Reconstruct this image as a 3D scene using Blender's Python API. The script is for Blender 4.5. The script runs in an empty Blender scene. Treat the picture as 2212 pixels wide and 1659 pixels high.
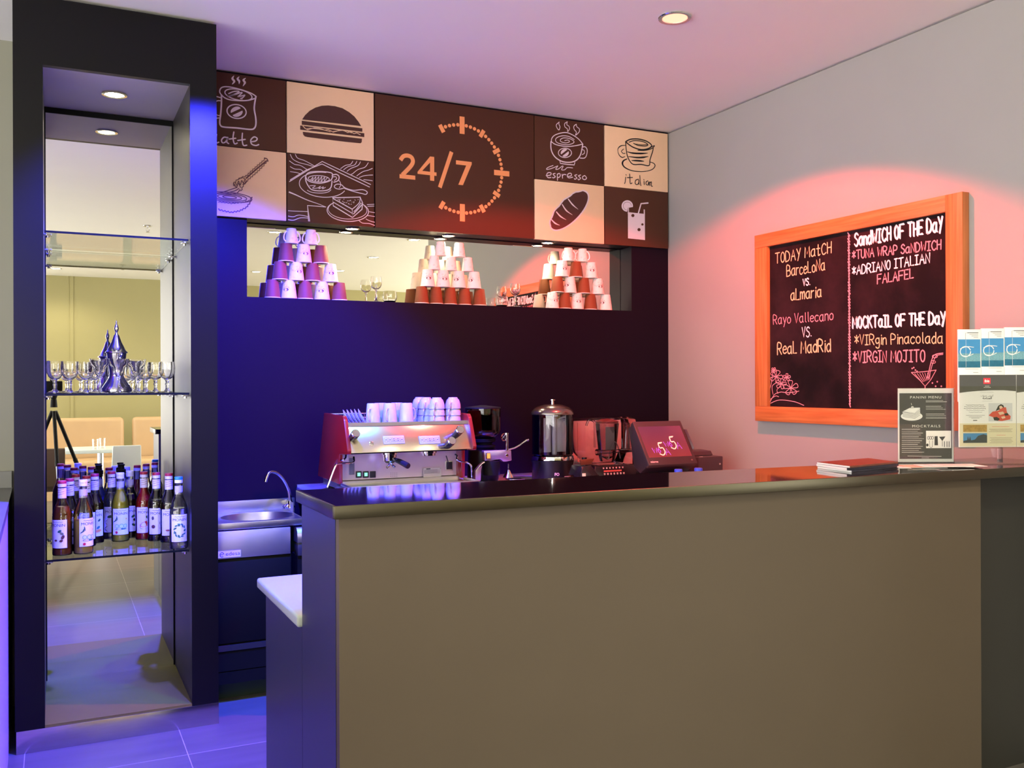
import bpy, bmesh, math, random
from mathutils import Vector, Matrix
from mathutils.geometry import tessellate_polygon
S = bpy.context.scene
COL = S.collection
RND = random.Random(7)

# ------------------------------------------------------------------ camera
# metres; X runs along the bar's back wall, Y goes into the bar, Z is up
F_PX, CX, CY, EYE = 2021.0, 1106.0, 829.5, 1.36
YAW, ROLL = math.radians(26.1), 0.0035
cd = bpy.data.cameras.new('camera')
cd.sensor_fit = 'HORIZONTAL'; cd.sensor_width = 36.0; cd.lens = F_PX / 2212 * 36.0
cd.clip_start = 0.02
cam = bpy.data.objects.new('camera', cd); COL.objects.link(cam)
cam.matrix_world = (Matrix.Translation((0, 0, EYE)) @ Matrix.Rotation(-YAW, 4, 'Z')
                    @ Matrix.Rotation(math.pi / 2, 4, 'X') @ Matrix.Rotation(-ROLL, 4, 'Z'))
S.camera = cam

# ------------------------------------------------------------------ world, exposure, room lamps
S.view_settings.view_transform = 'Standard'
S.view_settings.look = 'None'
S.view_settings.gamma = 1.0
S.view_settings.use_curve_mapping = False
S.view_settings.exposure = 0.35
w = bpy.data.worlds.new('ambient_fill'); S.world = w  # even ambient light added to fill the room from its open sides
w.use_nodes = True
w.node_tree.nodes['Background'].inputs[0].default_value = (1.0, 0.965, 0.90, 1)
w.node_tree.nodes['Background'].inputs[1].default_value = 6.0
CEIL = 2.822

def spot(name, loc, energy, color, size=130, blend=0.15, target=None, radius=0.03):
    d = bpy.data.lights.new(name, 'SPOT')
    d.energy = energy; d.color = color; d.spot_size = math.radians(size); d.spot_blend = blend
    d.shadow_soft_size = radius
    o = bpy.data.objects.new(name, d); COL.objects.link(o); o.location = loc
    if target is not None:
        o.rotation_euler = (Vector(target) - Vector(loc)).to_track_quat('-Z', 'Y').to_euler()
    return o
WARM = (1.0, 0.86, 0.62)
# coloured downlights over the bar
spot('red_spot', (2.231, 3.065, CEIL - 0.012), 290, (1.0, 0.055, 0.04), 131, 0.16, target=(2.231, 3.365, 0.32))
spot('blue_spot', (0.63, 3.0, CEIL - 0.03), 1900, (0.03, 0.03, 1.0), 84, 0.45, target=(0.5, 4.25, 0.6))
spot('green_spot', (1.1, 2.8, CEIL - 0.012), 75, (0.12, 1.0, 0.5), 58, 0.4, target=(0.95, 3.5, 0.4))
# warm dining room downlights; some show in the mirrors, the last few added as fill
DINING = [(3.3, -1.12), (3.27, 0.31), (3.3, -2.52), (2.35, -3.06), (0.03, -4.0), (1.3, -1.6), (1.9, 0.2), (-0.6, -2.2), (-1.0, 0.4)]
for i, (x, y) in enumerate(DINING):
    spot('dining_spot', (x, y, CEIL - 0.012), 58, WARM, 150, 0.5)

# ------------------------------------------------------------------ helpers
def U(u, v, X=None, Y=None, Z=None):
    """the point of a plane that the photograph shows at pixel u, v"""
    a, b = u - CX, CY - v
    c, s = math.cos(ROLL), math.sin(ROLL)
    a, b = (a * c + b * s) / F_PX, (-a * s + b * c) / F_PX
    d = (math.sin(YAW) + a * math.cos(YAW), math.cos(YAW) - a * math.sin(YAW), b)
    t = X / d[0] if X is not None else (Y / d[1] if Y is not None else (Z - EYE) / d[2])
    return Vector((d[0] * t, d[1] * t, EYE + d[2] * t))

def lin(c):
    if isinstance(c, str):
        c = [int(c[i:i + 2], 16) for i in (1, 3, 5)]
    return tuple((x / 255 / 12.92) if x / 255 <= 0.04045 else ((x / 255 + 0.055) / 1.055) ** 2.4 for x in c) + (1.0,)

MATS = {}
def mat(name, col, rough=0.5, metal=0.0, var=0.06, scale=30.0, bump=0.0, trans=0.0, emit=0.0, coat=0.0, ior=1.45, stretch=None, alpha=1.0, spec=0.5):
    if name in MATS: return MATS[name]
    m = bpy.data.materials.new(name); m.use_nodes = True
    nt = m.node_tree; b = nt.nodes['Principled BSDF']
    c = lin(col)
    b.inputs['Base Color'].default_value = c
    b.inputs['Roughness'].default_value = rough
    b.inputs['Metallic'].default_value = metal
    b.inputs['IOR'].default_value = ior
    b.inputs['Specular IOR Level'].default_value = spec
    b.inputs['Transmission Weight'].default_value = trans
    b.inputs['Alpha'].default_value = alpha
    b.inputs['Coat Weight'].default_value = coat
    b.inputs['Coat Roughness'].default_value = 0.08
    if emit:
        b.inputs['Emission Color'].default_value = c
        b.inputs['Emission Strength'].default_value = emit
    if var or bump:
        tc = nt.nodes.new('ShaderNodeTexCoord'); mp = nt.nodes.new('ShaderNodeMapping')
        nt.links.new(tc.outputs['Object'], mp.inputs['Vector'])
        if stretch: mp.inputs['Scale'].default_value = stretch
        n = nt.nodes.new('ShaderNodeTexNoise'); n.inputs['Scale'].default_value = scale; n.inputs['Detail'].default_value = 4
        nt.links.new(mp.outputs[0], n.inputs['Vector'])
        if var:
            mx = nt.nodes.new('ShaderNodeMix'); mx.data_type = 'RGBA'
            mx.inputs[6].default_value = tuple(x * (1 - var) for x in c[:3]) + (1,)
            mx.inputs[7].default_value = tuple(min(1, x * (1 + var)) for x in c[:3]) + (1,)
            nt.links.new(n.outputs[0], mx.inputs[0]); nt.links.new(mx.outputs[2], b.inputs['Base Color'])
        if bump:
            bp = nt.nodes.new('ShaderNodeBump'); bp.inputs['Strength'].default_value = bump; bp.inputs['Distance'].default_value = 0.002
            nt.links.new(n.outputs[0], bp.inputs['Height']); nt.links.new(bp.outputs[0], b.inputs['Normal'])
    MATS[name] = m
    return m

def thin_glass(name, tint=(1, 1, 1), refl=1.0, rough=0.0):
    """pane glass: clear through, mirror-like at grazing angles"""
    if name in MATS: return MATS[name]
    m = bpy.data.materials.new(name); m.use_nodes = True
    nt = m.node_tree; nt.nodes.clear()
    o = nt.nodes.new('ShaderNodeOutputMaterial'); mx = nt.nodes.new('ShaderNodeMixShader')
    t = nt.nodes.new('ShaderNodeBsdfTransparent'); g = nt.nodes.new('ShaderNodeBsdfGlossy'); f = nt.nodes.new('ShaderNodeFresnel')
    f.inputs[0].default_value = 1.5
    t.inputs[0].default_value = tuple(tint) + (1,)
    g.inputs['Roughness'].default_value = rough
    mm = nt.nodes.new('ShaderNodeMath'); mm.operation = 'MULTIPLY'; mm.inputs[1].default_value = refl; mm.use_clamp = True
    nt.links.new(f.outputs[0], mm.inputs[0]); nt.links.new(mm.outputs[0], mx.inputs[0])
    nt.links.new(t.outputs[0], mx.inputs[1]); nt.links.new(g.outputs[0], mx.inputs[2]); nt.links.new(mx.outputs[0], o.inputs[0])
    MATS[name] = m
    return m

class MB:
    layer = 0
    """collects shapes for ONE mesh object"""
    def __init__(s): s.bm = bmesh.new()
    def _v(s, p): return s.bm.verts.new(Vector(p))
    def face(s, pts):
        s.bm.faces.new([s._v(p) for p in pts])
        return s
    def hexa(s, p, bev=0, seg=2):
        v = [s._v(q) for q in p]   # 0-3 bottom ring, 4-7 top ring
        fs = [s.bm.faces.new([v[i] for i in q]) for q in ((3, 2, 1, 0), (4, 5, 6, 7), (0, 1, 5, 4), (1, 2, 6, 5), (2, 3, 7, 6), (3, 0, 4, 7))]
        bmesh.ops.recalc_face_normals(s.bm, faces=fs)
        if bev:
            es = {e for f in fs for e in f.edges}
            bmesh.ops.bevel(s.bm, geom=list(es), offset=bev, segments=seg, affect='EDGES', profile=0.5)
        return s
    def box(s, x0, x1, y0, y1, z0, z1, bev=0, seg=2):
        return s.hexa([(x0, y0, z0), (x1, y0, z0), (x1, y1, z0), (x0, y1, z0), (x0, y0, z1), (x1, y0, z1), (x1, y1, z1), (x0, y1, z1)], bev, seg)
    def prism(s, pts, d, bev=0):
        pts = [Vector(p) for p in pts]; d = Vector(d)
        a = [s._v(p) for p in pts]; b = [s._v(p + d) for p in pts]
        fs = [s.bm.faces.new(a), s.bm.faces.new(list(reversed(b)))]
        n = len(pts)
        for i in range(n): fs.append(s.bm.faces.new([a[i], b[i], b[(i + 1) % n], a[(i + 1) % n]]))
        bmesh.ops.recalc_face_normals(s.bm, faces=fs)
        if bev:
            es = {e for f in fs for e in f.edges}
            bmesh.ops.bevel(s.bm, geom=list(es), offset=bev, segments=2, affect='EDGES', profile=0.5)
        return s
    def lathe(s, prof, c=(0, 0, 0), n=24, axis=None, sx=1.0, sy=1.0):
        c = Vector(c)
        M = Vector((0, 0, 1)).rotation_difference(Vector(axis)).to_matrix() if axis is not None else Matrix.Identity(3)
        rings = []; fs = []
        for r, z in prof:
            if abs(r) < 1e-6: rings.append([s._v(c + M @ Vector((0, 0, z)))])
            else: rings.append([s._v(c + M @ Vector((r * sx * math.cos(2 * math.pi * i / n), r * sy * math.sin(2 * math.pi * i / n), z))) for i in range(n)])
        for A, B in zip(rings, rings[1:]):
            if len(A) == 1 and len(B) == 1: continue
            for i in range(n):
                j = (i + 1) % n
                if len(A) == 1: fs.append(s.bm.faces.new([A[0], B[i], B[j]]))
                elif len(B) == 1: fs.append(s.bm.faces.new([A[i], B[0], A[j]]))
                else: fs.append(s.bm.faces.new([A[i], B[i], B[j], A[j]]))
        bmesh.ops.recalc_face_normals(s.bm, faces=fs)
        return s
    def cyl(s, p0, p1, r0, r1=None, n=16):
        p0, p1 = Vector(p0), Vector(p1); r1 = r0 if r1 is None else r1
        L = (p1 - p0).length
        return s.lathe([(0, 0), (r0, 0), (r1, L), (0, L)], p0, n, (p1 - p0))
    def tube(s, pts, r, n=8, smooth=False, closed=False):
        pts = [Vector(p) for p in pts]
        if smooth: pts = crom(pts, 6)
        N = len(pts); rr = r if isinstance(r, (list, tuple)) else [r] * N
        if len(rr) != N: rr = [rr[min(len(rr) - 1, int(i * len(rr) / N))] for i in range(N)]
        up = None; rings = []
        for i, p in enumerate(pts):
            a = pts[(i - 1) % N] if (closed or i > 0) else p
            b = pts[(i + 1) % N] if (closed or i < N - 1) else p
            t = (b - a).normalized()
            if up is None:
                up = t.orthogonal().normalized()
            else:
                up = (up - t * up.dot(t)).normalized()
            q = t.cross(up)
            rings.append([s._v(p + (up * math.cos(2 * math.pi * k / n) + q * math.sin(2 * math.pi * k / n)) * rr[i]) for k in range(n)])
        fs = []
        for i in range(N if closed else N - 1):
            A, B = rings[i], rings[(i + 1) % N]
            for k in range(n): fs.append(s.bm.faces.new([A[k], A[(k + 1) % n], B[(k + 1) % n], B[k]]))
        if not closed:
            fs.append(s.bm.faces.new(list(reversed(rings[0])))); fs.append(s.bm.faces.new(rings[-1]))
        bmesh.ops.recalc_face_normals(s.bm, faces=fs)
        return s
    def ribbon(s, pts, nrm, wd, closed=False, smooth=True, caps=True):
        """flat brush stroke lying in the plane with normal nrm; wd: width or list of widths"""
        pts = [Vector(p) for p in pts]; nrm = Vector(nrm)
        MB.layer = (MB.layer + 1) % 9          # strokes that cross lie one above the other
        lift = nrm.normalized() * (MB.layer * 0.00003)
        pts = [p + lift for p in pts]
        if smooth and len(pts) > 2: pts = crom(pts, 5, closed)
        N = len(pts); L = []
        for i, p in enumerate(pts):
            a = pts[(i - 1) % N] if (closed or i > 0) else p
            b = pts[(i + 1) % N] if (closed or i < N - 1) else p
            t = (b - a)
            if t.length < 1e-9: t = Vector((1, 0, 0))
            q = nrm.cross(t.normalized())
            if isinstance(wd, (list, tuple)):
                k = i / max(1, N - 1) * (len(wd) - 1); j = min(int(k), len(wd) - 2); ww = wd[j] + (wd[j + 1] - wd[j]) * (k - j)
            else: ww = wd
            L.append((s._v(p + q * ww / 2), s._v(p - q * ww / 2)))
        for i in range(N if closed else N - 1):
            A, B = L[i], L[(i + 1) % N]
            s.bm.faces.new([A[0], A[1], B[1], B[0]])
        if caps and not closed and not isinstance(wd, (list, tuple)):
            e = (pts[1] - pts[0]).normalized(); q = nrm.cross(e)
            for p in (pts[0], pts[-1]):
                s.face([p - nrm.normalized() * 0.000015 + (e * math.cos(k * math.pi / 4) + q * math.sin(k * math.pi / 4)) * wd / 2 for k in range(8)])
        return s
    def fill(s, pts):
        pts = [Vector(p) for p in pts]
        vs = [s._v(p) for p in pts]
        for t in tessellate_polygon([pts]):
            try: s.bm.faces.new([vs[i] for i in t])
            except ValueError: pass
        return s
    def text(s, txt, fn, size=1.0, align='CENTER', width=None, bold=0.0, space=1.0):
        """lettering: fn maps the flat text coordinates (x, y) to a point"""
        cu = bpy.data.curves.new('t', 'FONT'); cu.body = txt; cu.size = size; cu.align_x = align
        cu.offset = bold; cu.resolution_u = 3; cu.space_character = space
        ob = bpy.data.objects.new('t', cu); COL.objects.link(ob)
        dg = bpy.context.evaluated_depsgraph_get()
        me = bpy.data.meshes.new_from_object(ob.evaluated_get(dg))
        k = 1.0
        if width and len(me.vertices):
            xs = [v.co.x for v in me.vertices]; k = width / max(1e-6, max(xs) - min(xs))
        vs = [s._v(fn(v.co.x * k, v.co.y)) for v in me.vertices]
        for p in me.polygons:
            try: s.bm.faces.new([vs[i] for i in p.vertices])
            except ValueError: pass
        bpy.data.objects.remove(ob); bpy.data.curves.remove(cu); bpy.data.meshes.remove(me)
        return s

def crom(pts, k=6, closed=False):
    out = []; N = len(pts)
    for i in range(N if closed else N - 1):
        p1, p2 = pts[i], pts[(i + 1) % N]
        p0 = pts[(i - 1) % N] if (closed or i > 0) else p1
        p3 = pts[(i + 2) % N] if (closed or i < N - 2) else p2
        for j in range(k):
            t = j / k
            out.append(0.5 * ((2 * p1) + (p2 - p0) * t + (2 * p0 - 5 * p1 + 4 * p2 - p3) * t * t + (3 * p1 - p0 - 3 * p2 + p3) * t * t * t))
    if not closed: out.append(pts[-1])
    return out

ROOTM = {}
UNIT = 1.0
def tag(o, label=None, cat=None, group=None, kind=None):
    if label: o['label'] = label
    if cat: o['category'] = cat
    if group: o['group'] = group
    if kind: o['kind'] = kind
    return o
def thing(name, label, cat, loc=(0, 0, 0), rotz=0.0, group=None):
    o = bpy.data.objects.new(name, None); COL.objects.link(o)
    o.empty_display_size = 0.05
    o.location = loc; o.rotation_euler = (0, 0, rotz)
    ROOTM[o] = Matrix.Translation(loc) @ Matrix.Rotation(rotz, 4, 'Z')
    return tag(o, label, cat, group)
def root_of(o):
    while o.parent: o = o.parent
    return o
def part(name, mb, m, parent=None, world=False, smooth=True, label=None, kind=None, angle=38):
    if UNIT != 1.0 and not world: mb.bm.transform(Matrix.Scale(UNIT, 4))
    if world and parent is not None:
        mb.bm.transform(ROOTM[root_of(parent)].inverted())
    me = bpy.data.meshes.new(name); mb.bm.to_mesh(me); mb.bm.free()
    if smooth:
        for p in me.polygons: p.use_smooth = True
        me.set_sharp_from_angle(angle=math.radians(angle))
    me.materials.append(m)
    o = bpy.data.objects.new(name, me); COL.objects.link(o)
    if parent is not None: o.parent = parent
    if label: o['label'] = label
    if kind: o['kind'] = kind
    return o
def wpart(name, mb, m, parent, **k): return part(name, mb, m, parent, world=True, **k)
def struct(name, mb, m, **k):
    return part(name, mb, m, None, kind='structure', **k)
def copy_tree(o, parent=None):
    c = o.copy(); COL.objects.link(c); c.parent = parent
    for ch in list(o.children): copy_tree(ch, c)
    return c
ORD = ['first', 'second', 'third', 'fourth', 'fifth', 'sixth', 'seventh']

# ------------------------------------------------------------------ materials
M_ceil = mat('painted_ceiling', (242, 240, 230), 0.55, var=0.02, scale=3)
M_wall = mat('painted_wall', (160, 157, 151), 0.6, var=0.03, scale=4)
M_olive = mat('olive_wall', (152, 145, 98), 0.6, var=0.03, scale=4)
M_black = mat('black_laminate', (11, 10, 10), 0.34, spec=0.24, var=0.12, scale=60, bump=0.03)
M_bwall = mat('blue_tinted_wall_laminate', (20, 12, 26), 0.36, spec=0.12, var=0.12, scale=60, bump=0.03)  # black laminate with the blue spot's wash tinted into its colour
M_blackm = mat('black_matt', (8, 8, 8), 0.6, var=0.1, spec=0.2)
M_steel = mat('brushed_steel', (196, 192, 186), 0.30, 1.0, var=0.08, scale=40, stretch=(1, 1, 25), bump=0.04)
M_steelh = mat('brushed_steel_long', (190, 186, 178), 0.33, 1.0, var=0.08, scale=30, stretch=(0.6, 1, 25), bump=0.05)
M_chrome = mat('chrome', (225, 225, 228), 0.07, 1.0, var=0)
M_mirror = mat('mirror_silver', (238, 238, 236), 0.0, 1.0, var=0)
M_taupe = mat('taupe_laminate', (82, 73, 60), 0.6, spec=0.25, var=0.04, scale=5)
M_stone = mat('black_granite', (9, 9, 11), 0.05, var=0.4, scale=260, coat=0.3)
M_white = mat('white_solid_surface', (206, 216, 210), 0.3, var=0.02)
M_red = mat('red_enamel', (120, 18, 14), 0.28, var=0.06, coat=0.4)
M_porc = mat('white_porcelain', (166, 167, 180), 0.12, var=0.02)
M_glass = mat('clear_glass', (255, 255, 255), 0.0, trans=1.0, var=0)
M_pane = thin_glass('shelf_glass', (0.93, 0.97, 0.95), 0.5)
M_edge = mat('shelf_edge', (10, 17, 17), 0.3, var=0, spec=0.2)
M_acryl = thin_glass('acrylic', (0.97, 0.98, 0.98), 0.9)
M_lamp = mat('lamp_glow', (255, 240, 205), 0.5, emit=30.0, var=0)
M_cream = mat('panel_cream', (242, 204, 164), 0.5, var=0.02)
M_choc = mat('panel_brown', (80, 46, 32), 0.5, spec=0.3, var=0.06, scale=6)
M_pale = mat('print_white', (226, 205, 214), 0.5, var=0)
M_orange = mat('print_orange', (246, 158, 100), 0.5, var=0)
M_dark = mat('print_brown', (74, 40, 34), 0.5, var=0)
M_plum = mat('print_plum', (104, 58, 66), 0.5, var=0)
M_ink = mat('black_ink', (25, 22, 28), 0.5, var=0)
M_paper = mat('white_paper', (235, 234, 226), 0.6, var=0.02)

# ------------------------------------------------------------------ the setting
def tile_floor():
    m = bpy.data.materials.new('floor_tiles'); m.use_nodes = True
    nt = m.node_tree; b = nt.nodes['Principled BSDF']
    tc = nt.nodes.new('ShaderNodeTexCoord'); mp = nt.nodes.new('ShaderNodeMapping')
    mp.inputs['Location'].default_value = (0.10, -0.38, 0)
    nt.links.new(tc.outputs['Object'], mp.inputs['Vector'])
    br = nt.nodes.new('ShaderNodeTexBrick'); br.offset = 0.0
    br.inputs['Scale'].default_value = 1.0; br.inputs['Brick Width'].default_value = 0.54; br.inputs['Row Height'].default_value = 0.54
    br.inputs['Mortar Size'].default_value = 0.0016; br.inputs['Mortar Smooth'].default_value = 0.2
    br.inputs['Color1'].default_value = lin((96, 94, 89)); br.inputs['Color2'].default_value = lin((90, 88, 83)); br.inputs['Mortar'].default_value = lin((165, 160, 152))
    nt.links.new(mp.outputs[0], br.inputs['Vector'])
    n = nt.nodes.new('ShaderNodeTexNoise'); n.inputs['Scale'].default_value = 3; n.inputs['Detail'].default_value = 8
    m2 = nt.nodes.new('ShaderNodeMapping'); m2.inputs['Scale'].default_value = (1, 6, 1)
    nt.links.new(tc.outputs['Object'], m2.inputs['Vector']); nt.links.new(m2.outputs[0], n.inputs['Vector'])
    mx = nt.nodes.new('ShaderNodeMix'); mx.data_type = 'RGBA'; mx.blend_type = 'OVERLAY'; mx.inputs[0].default_value = 0.25
    nt.links.new(br.outputs[0], mx.inputs[6]); nt.links.new(n.outputs[0], mx.inputs[7]); nt.links.new(mx.outputs[2], b.inputs['Base Color'])
    b.inputs['Roughness'].default_value = 0.34
    return m
struct('floor', MB().box(-5, 6.5, -5.2, 4.6, -0.05, 0), tile_floor())
struct('ceiling', MB().box(-5, 6.5, -5.2, 4.9, CEIL, CEIL + 0.06), M_ceil)
RW = 3.22
struct('wall_right', MB().box(RW, RW + 0.15, 0.85, 4.9, 0, CEIL - 0.008), M_wall)
# black wall behind the bar with its long mirror niche (opening x 0.818..2.966, z 1.775..2.143)
NX0, NX1, NZ0, NZ1, NY = 0.818, 2.966, 1.775, 2.143, 4.615
WB = 4.498
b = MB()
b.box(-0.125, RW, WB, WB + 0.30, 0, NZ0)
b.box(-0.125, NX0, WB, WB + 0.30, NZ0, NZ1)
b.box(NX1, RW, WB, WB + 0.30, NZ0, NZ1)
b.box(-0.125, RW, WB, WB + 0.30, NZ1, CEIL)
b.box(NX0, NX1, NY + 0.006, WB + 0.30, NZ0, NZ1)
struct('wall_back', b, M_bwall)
struct('wall_passage', MB().box(-5, -0.125, 4.5, 4.8, 0, CEIL), mat('passage_wall', (138, 137, 120), 0.6, var=0.03, scale=4))
struct('wall_rear', MB().box(-1.0, 6.5, -5.05, -4.85, 0, CEIL).box(0.2, 0.24, -4.86, -4.84, 0, CEIL), M_olive)

# niche mirror, held in the wall
mir = part('niche_mirror', MB().box(NX0 + 0.002, NX1 - 0.002, NY, NY + 0.005, NZ0 + 0.002, NZ1 - 0.004), mat('niche_mirror_silver', (218, 214, 202), 0.0, 1.0, var=0))
tag(mir, 'long frameless mirror filling the back of the lit wall niche', 'mirror')

def downlight(name, label, loc, r=0.042, m=None, group=None, tilt=None):
    t = thing(name, label, 'downlight', loc, group=group)
    part('trim_ring', MB().lathe([(r, 0.0), (r * 1.28, -0.001), (r * 1.34, -0.004), (r * 1.3, -0.007), (r * 1.02, -0.006), (r, 0.0)], n=28), M_chrome, t)
    part('bulb', MB().lathe([(0, -0.0045), (r * 0.98, -0.0035), (r * 0.98, 0.0), (0, 0.0)], n=24), m or M_lamp, t)
    return t
for i, (u, v, wh) in enumerate([(763, 492, 'above the left cup pyramid end'), (966, 509, 'above the middle cup pyramid'), (1180, 524, 'beside the right cup pyramid')]):
    p = U(u, v, Z=NZ1); p.y = 4.556
    downlight('niche_downlight', 'small round downlight in the wall niche soffit ' + wh, p, 0.026, group='niche downlights')
    spot('niche_spot', p - Vector((0, 0, 0.014)), [7, 9, 5][i], (1.0, 0.86, 0.62), 150, 0.5, radius=0.02)
M_redglow = mat('red_lamp_glow', (255, 150, 120), 0.5, emit=2.0, var=0)
downlight('ceiling_downlight', 'round ceiling downlight glowing red above the bar', (2.231, 3.065, CEIL), 0.05, M_redglow)
for x, y in DINING:
    downlight('ceiling_downlight', 'warm white ceiling downlight of the dining area', (x, y, CEIL), 0.05, group='dining room downlights')

# ------------------------------------------------------------------ display tower
TX0, TX1, TY0, TY1 = -0.132, 0.592, 3.90, 4.497
IX0, IX1, IZ0, IZ1, TM = -0.033, 0.490, 0.094, 2.557, 4.485
t = thing('display_tower', 'tall black display tower with lit mirrored recess and glass shelves', 'display cabinet', (TX0, TY0, 0))
b = MB()
b.box(TX0, IX0, TY0, TY0 + 0.03, 0.085, CEIL - 0.012)
b.box(IX1, TX1, TY0, TY0 + 0.03, 0.085, CEIL - 0.012)
b.box(IX0, IX1, TY0, TY0 + 0.03, IZ1, CEIL - 0.012)
wpart('front_frame', b, M_black, t)
M_towerin = mat('brushed_liner', (74, 71, 60), 0.45, 0.7, var=0.08, scale=40, stretch=(1, 1, 25), bump=0.04)
wpart('side_panel', MB().box(TX0, IX0 - 0.004, TY0 + 0.03, TY1, 0.085, CEIL - 0.012), M_black, t)
wpart('side_panel', MB().box(IX1 + 0.004, TX1, TY0 + 0.03, TY1, 0.085, CEIL - 0.012), M_black, t)
wpart('liner', MB().box(IX0 - 0.004, IX0, TY0 + 0.0305, TM, IZ0, IZ1), M_towerin, t, label='brushed metal inner lining')
wpart('liner', MB().box(IX1, IX1 + 0.004, TY0 + 0.0305, TM, IZ0, IZ1), M_towerin, t, label='brushed metal inner lining')
M_soffit = mat('tower_soffit', (168, 156, 130), 0.5, var=0.05, scale=8)
wpart('soffit', MB().box(IX0, IX1, TY0 + 0.0305, TM, IZ1, IZ1 + 0.02), M_soffit, t)
wpart('base_panel', MB().box(IX0, IX1, TY0 + 0.0, TM, IZ0 - 0.02, IZ0), mat('olive_offset_base', (112, 105, 30), 0.55, var=0.04), t, label='olive-tinted panel at the bottom of the recess')  # olive put into the colour to offset the blue spot's light
wpart('plinth', MB().box(TX0 + 0.004, TX1, TY0 - 0.004, TY1, 0, 0.0845, 0.001), mat('plinth_steel', (196, 190, 184), 0.22, 1.0, var=0.12, scale=18, stretch=(1, 1, 8), bump=0.03), t, label='brushed steel plinth')
mm = wpart('mirror', MB().box(IX0 + 0.001, IX1 - 0.004, TM, TM + 0.005, IZ0, IZ1 - 0.02), M_mirror, t)
wpart('shadow_gap', MB().box(IX0, IX1, TM - 0.004, TM - 0.001, IZ1 - 0.024, IZ1 - 0.002).box(IX1 - 0.006, IX1 - 0.001, TM - 0.004, TM - 0.001, IZ0, IZ1 - 0.02).box(IX0 + 0.0005, IX0 + 0.005, TM - 0.004, TM - 0.001, IZ0, IZ1 - 0.02), M_blackm, t)
lp = Vector((0.228, 4.168, IZ1))
wpart('lamp_ring', MB().lathe([(0.036, 0), (0.047, -0.001), (0.049, -0.005), (0.038, -0.006), (0.036, 0)], lp, 28), M_chrome, t)
wpart('lamp_bulb', MB().lathe([(0, -0.005), (0.036, -0.004), (0.036, 0), (0, 0)], lp, 24), M_lamp, t)
spot('tower_spot', lp - Vector((0, 0, 0.014)), 14, (1.0, 0.88, 0.66), 140, 0.6, radius=0.03)
SH = [(1.945, 3.935), (1.330, 3.925), (0.701, 3.945)]     # top of each glass shelf, its front edge
for z, y0 in SH:
    sh = wpart('glass_shelf', MB().box(IX0 + 0.003, IX1 - 0.003, y0 + 0.001, TM - 0.02, z - 0.008, z), M_pane, t)
    wpart('polished_edge', MB().box(IX0 + 0.003, IX1 - 0.003, y0, y0 + 0.001, z - 0.008, z), M_edge, sh)
    for x in (IX0, IX1):
        s_ = 1 if x == IX0 else -1
        for yy in (y0 + 0.035, TM - 0.07):
            wpart('shelf_clip', MB().box(min(x, x + s_ * 0.028), max(x, x + s_ * 0.028), yy - 0.009, yy + 0.009, z - 0.016, z - 0.0085, 0.002).cyl((x + s_ * 0.014, yy, z - 0.016), (x + s_ * 0.014, yy, z - 0.023), 0.006), M_chrome, sh)

# ------------------------------------------------------------------ mural panels
PY = 4.48
PF = PY - 0.002
NW = (0, -1, 0)
def c5(x, y): return U(450 + x / 4.0218, 130 + y / 4.0218, Y=PF)
def c6(x, y): return U(1000 + x / 4.3667, 180 + y / 4.3667, Y=PF)
def c8(x, y): return U(340 + x / 7.54, 130 + y / 7.54, Y=PF)
def L(fn, txt): return [fn(*[float(q) for q in p.split(',')]) for p in txt.split()]
def ell(fn, cx, cy, rx, ry, rot=0, a0=0, a1=360, n=24):
    out = []; r = math.radians(rot)
    for i in range(n + 1):
        a = math.radians(a0 + (a1 - a0) * i / n)
        x, y = rx * math.cos(a), ry * math.sin(a)
        out.append(fn(cx + x * math.cos(r) - y * math.sin(r), cy + x * math.sin(r) + y * math.cos(r)))
    return out
def panel(x0, x1, z0, z1, m, label):
    t = thing('mural_panel', label, 'wall panel', (x0, PY, z0), group='printed panels above the niche')
    wpart('board', MB().box(x0, x1, PY, PY + 0.017, z0, z1, 0.001), m, t)
    return t
ZB, ZM, ZT = 2.143, 2.468, 2.809
CA, CB, CC, CD, CE = (0.60, 0.999), (1.004, 1.434), (1.442, 2.331), (2.336, 2.773), (2.779, 3.207)

t = panel(*CA, ZM + .0015, ZT, M_choc, 'brown wall panel drawn with a steaming latte mug and the word latte')
b = MB()
for q in ('1250,250 1222,300 1252,345 1215,395', '1335,265 1306,305 1332,340 1330,388', '1440,290 1402,325 1425,365 1392,425'):
    b.ribbon(L(c8, q), NW, [0.001, 0.010, 0.010, 0.001])
W_ = 0.0055
b.ribbon(L(c8, '1045,570 1015,520 1025,470 1060,440 1130,432 1250,450 1400,492 1530,540 1608,590'), NW, W_)
b.ribbon(L(c8, '1040,560 1085,605 1160,640 1260,655 1390,660 1500,650 1580,625'), NW, W_)
b.ribbon(ell(c8, 1320, 563, 225, 85, 12)[:-1], NW, 0.005, closed=True)
b.ribbon(L(c8, '1160,545 1230,515 1300,505 1330,515 1240,560 1140,590 1270,560 1350,530 1380,530 1340,570 1310,595 1400,575 1425,570 1390,610 1350,625 1380,630'), NW, 0.005)
b.ribbon(L(c8, '1605,590 1585,700 1578,800 1600,930 1605,1030 1585,1100 1520,1128 1300,1105 1090,1090 1030,1065 1015,1000 1030,880 1043,700 1043,565'), NW, 0.007)
b.ribbon(ell(c8, 1290, 836, 157, 112, 10)[:-1], NW, 0.0055, closed=True)
b.fill(ell(c8, 1277, 822, 88, 62, -25, 180, 360, 14)); b.fill(ell(c8, 1305, 858, 88, 62, -25, 0, 180, 14))
for q in ('955,590 1035,612', '955,672 985,660 1035,662', '955,880 985,900 1025,902', '955,945 1020,940'): b.ribbon(L(c8, q), NW, 0.005)
wpart('drawing', b, M_pale, t, smooth=False)
b = MB()
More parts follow.
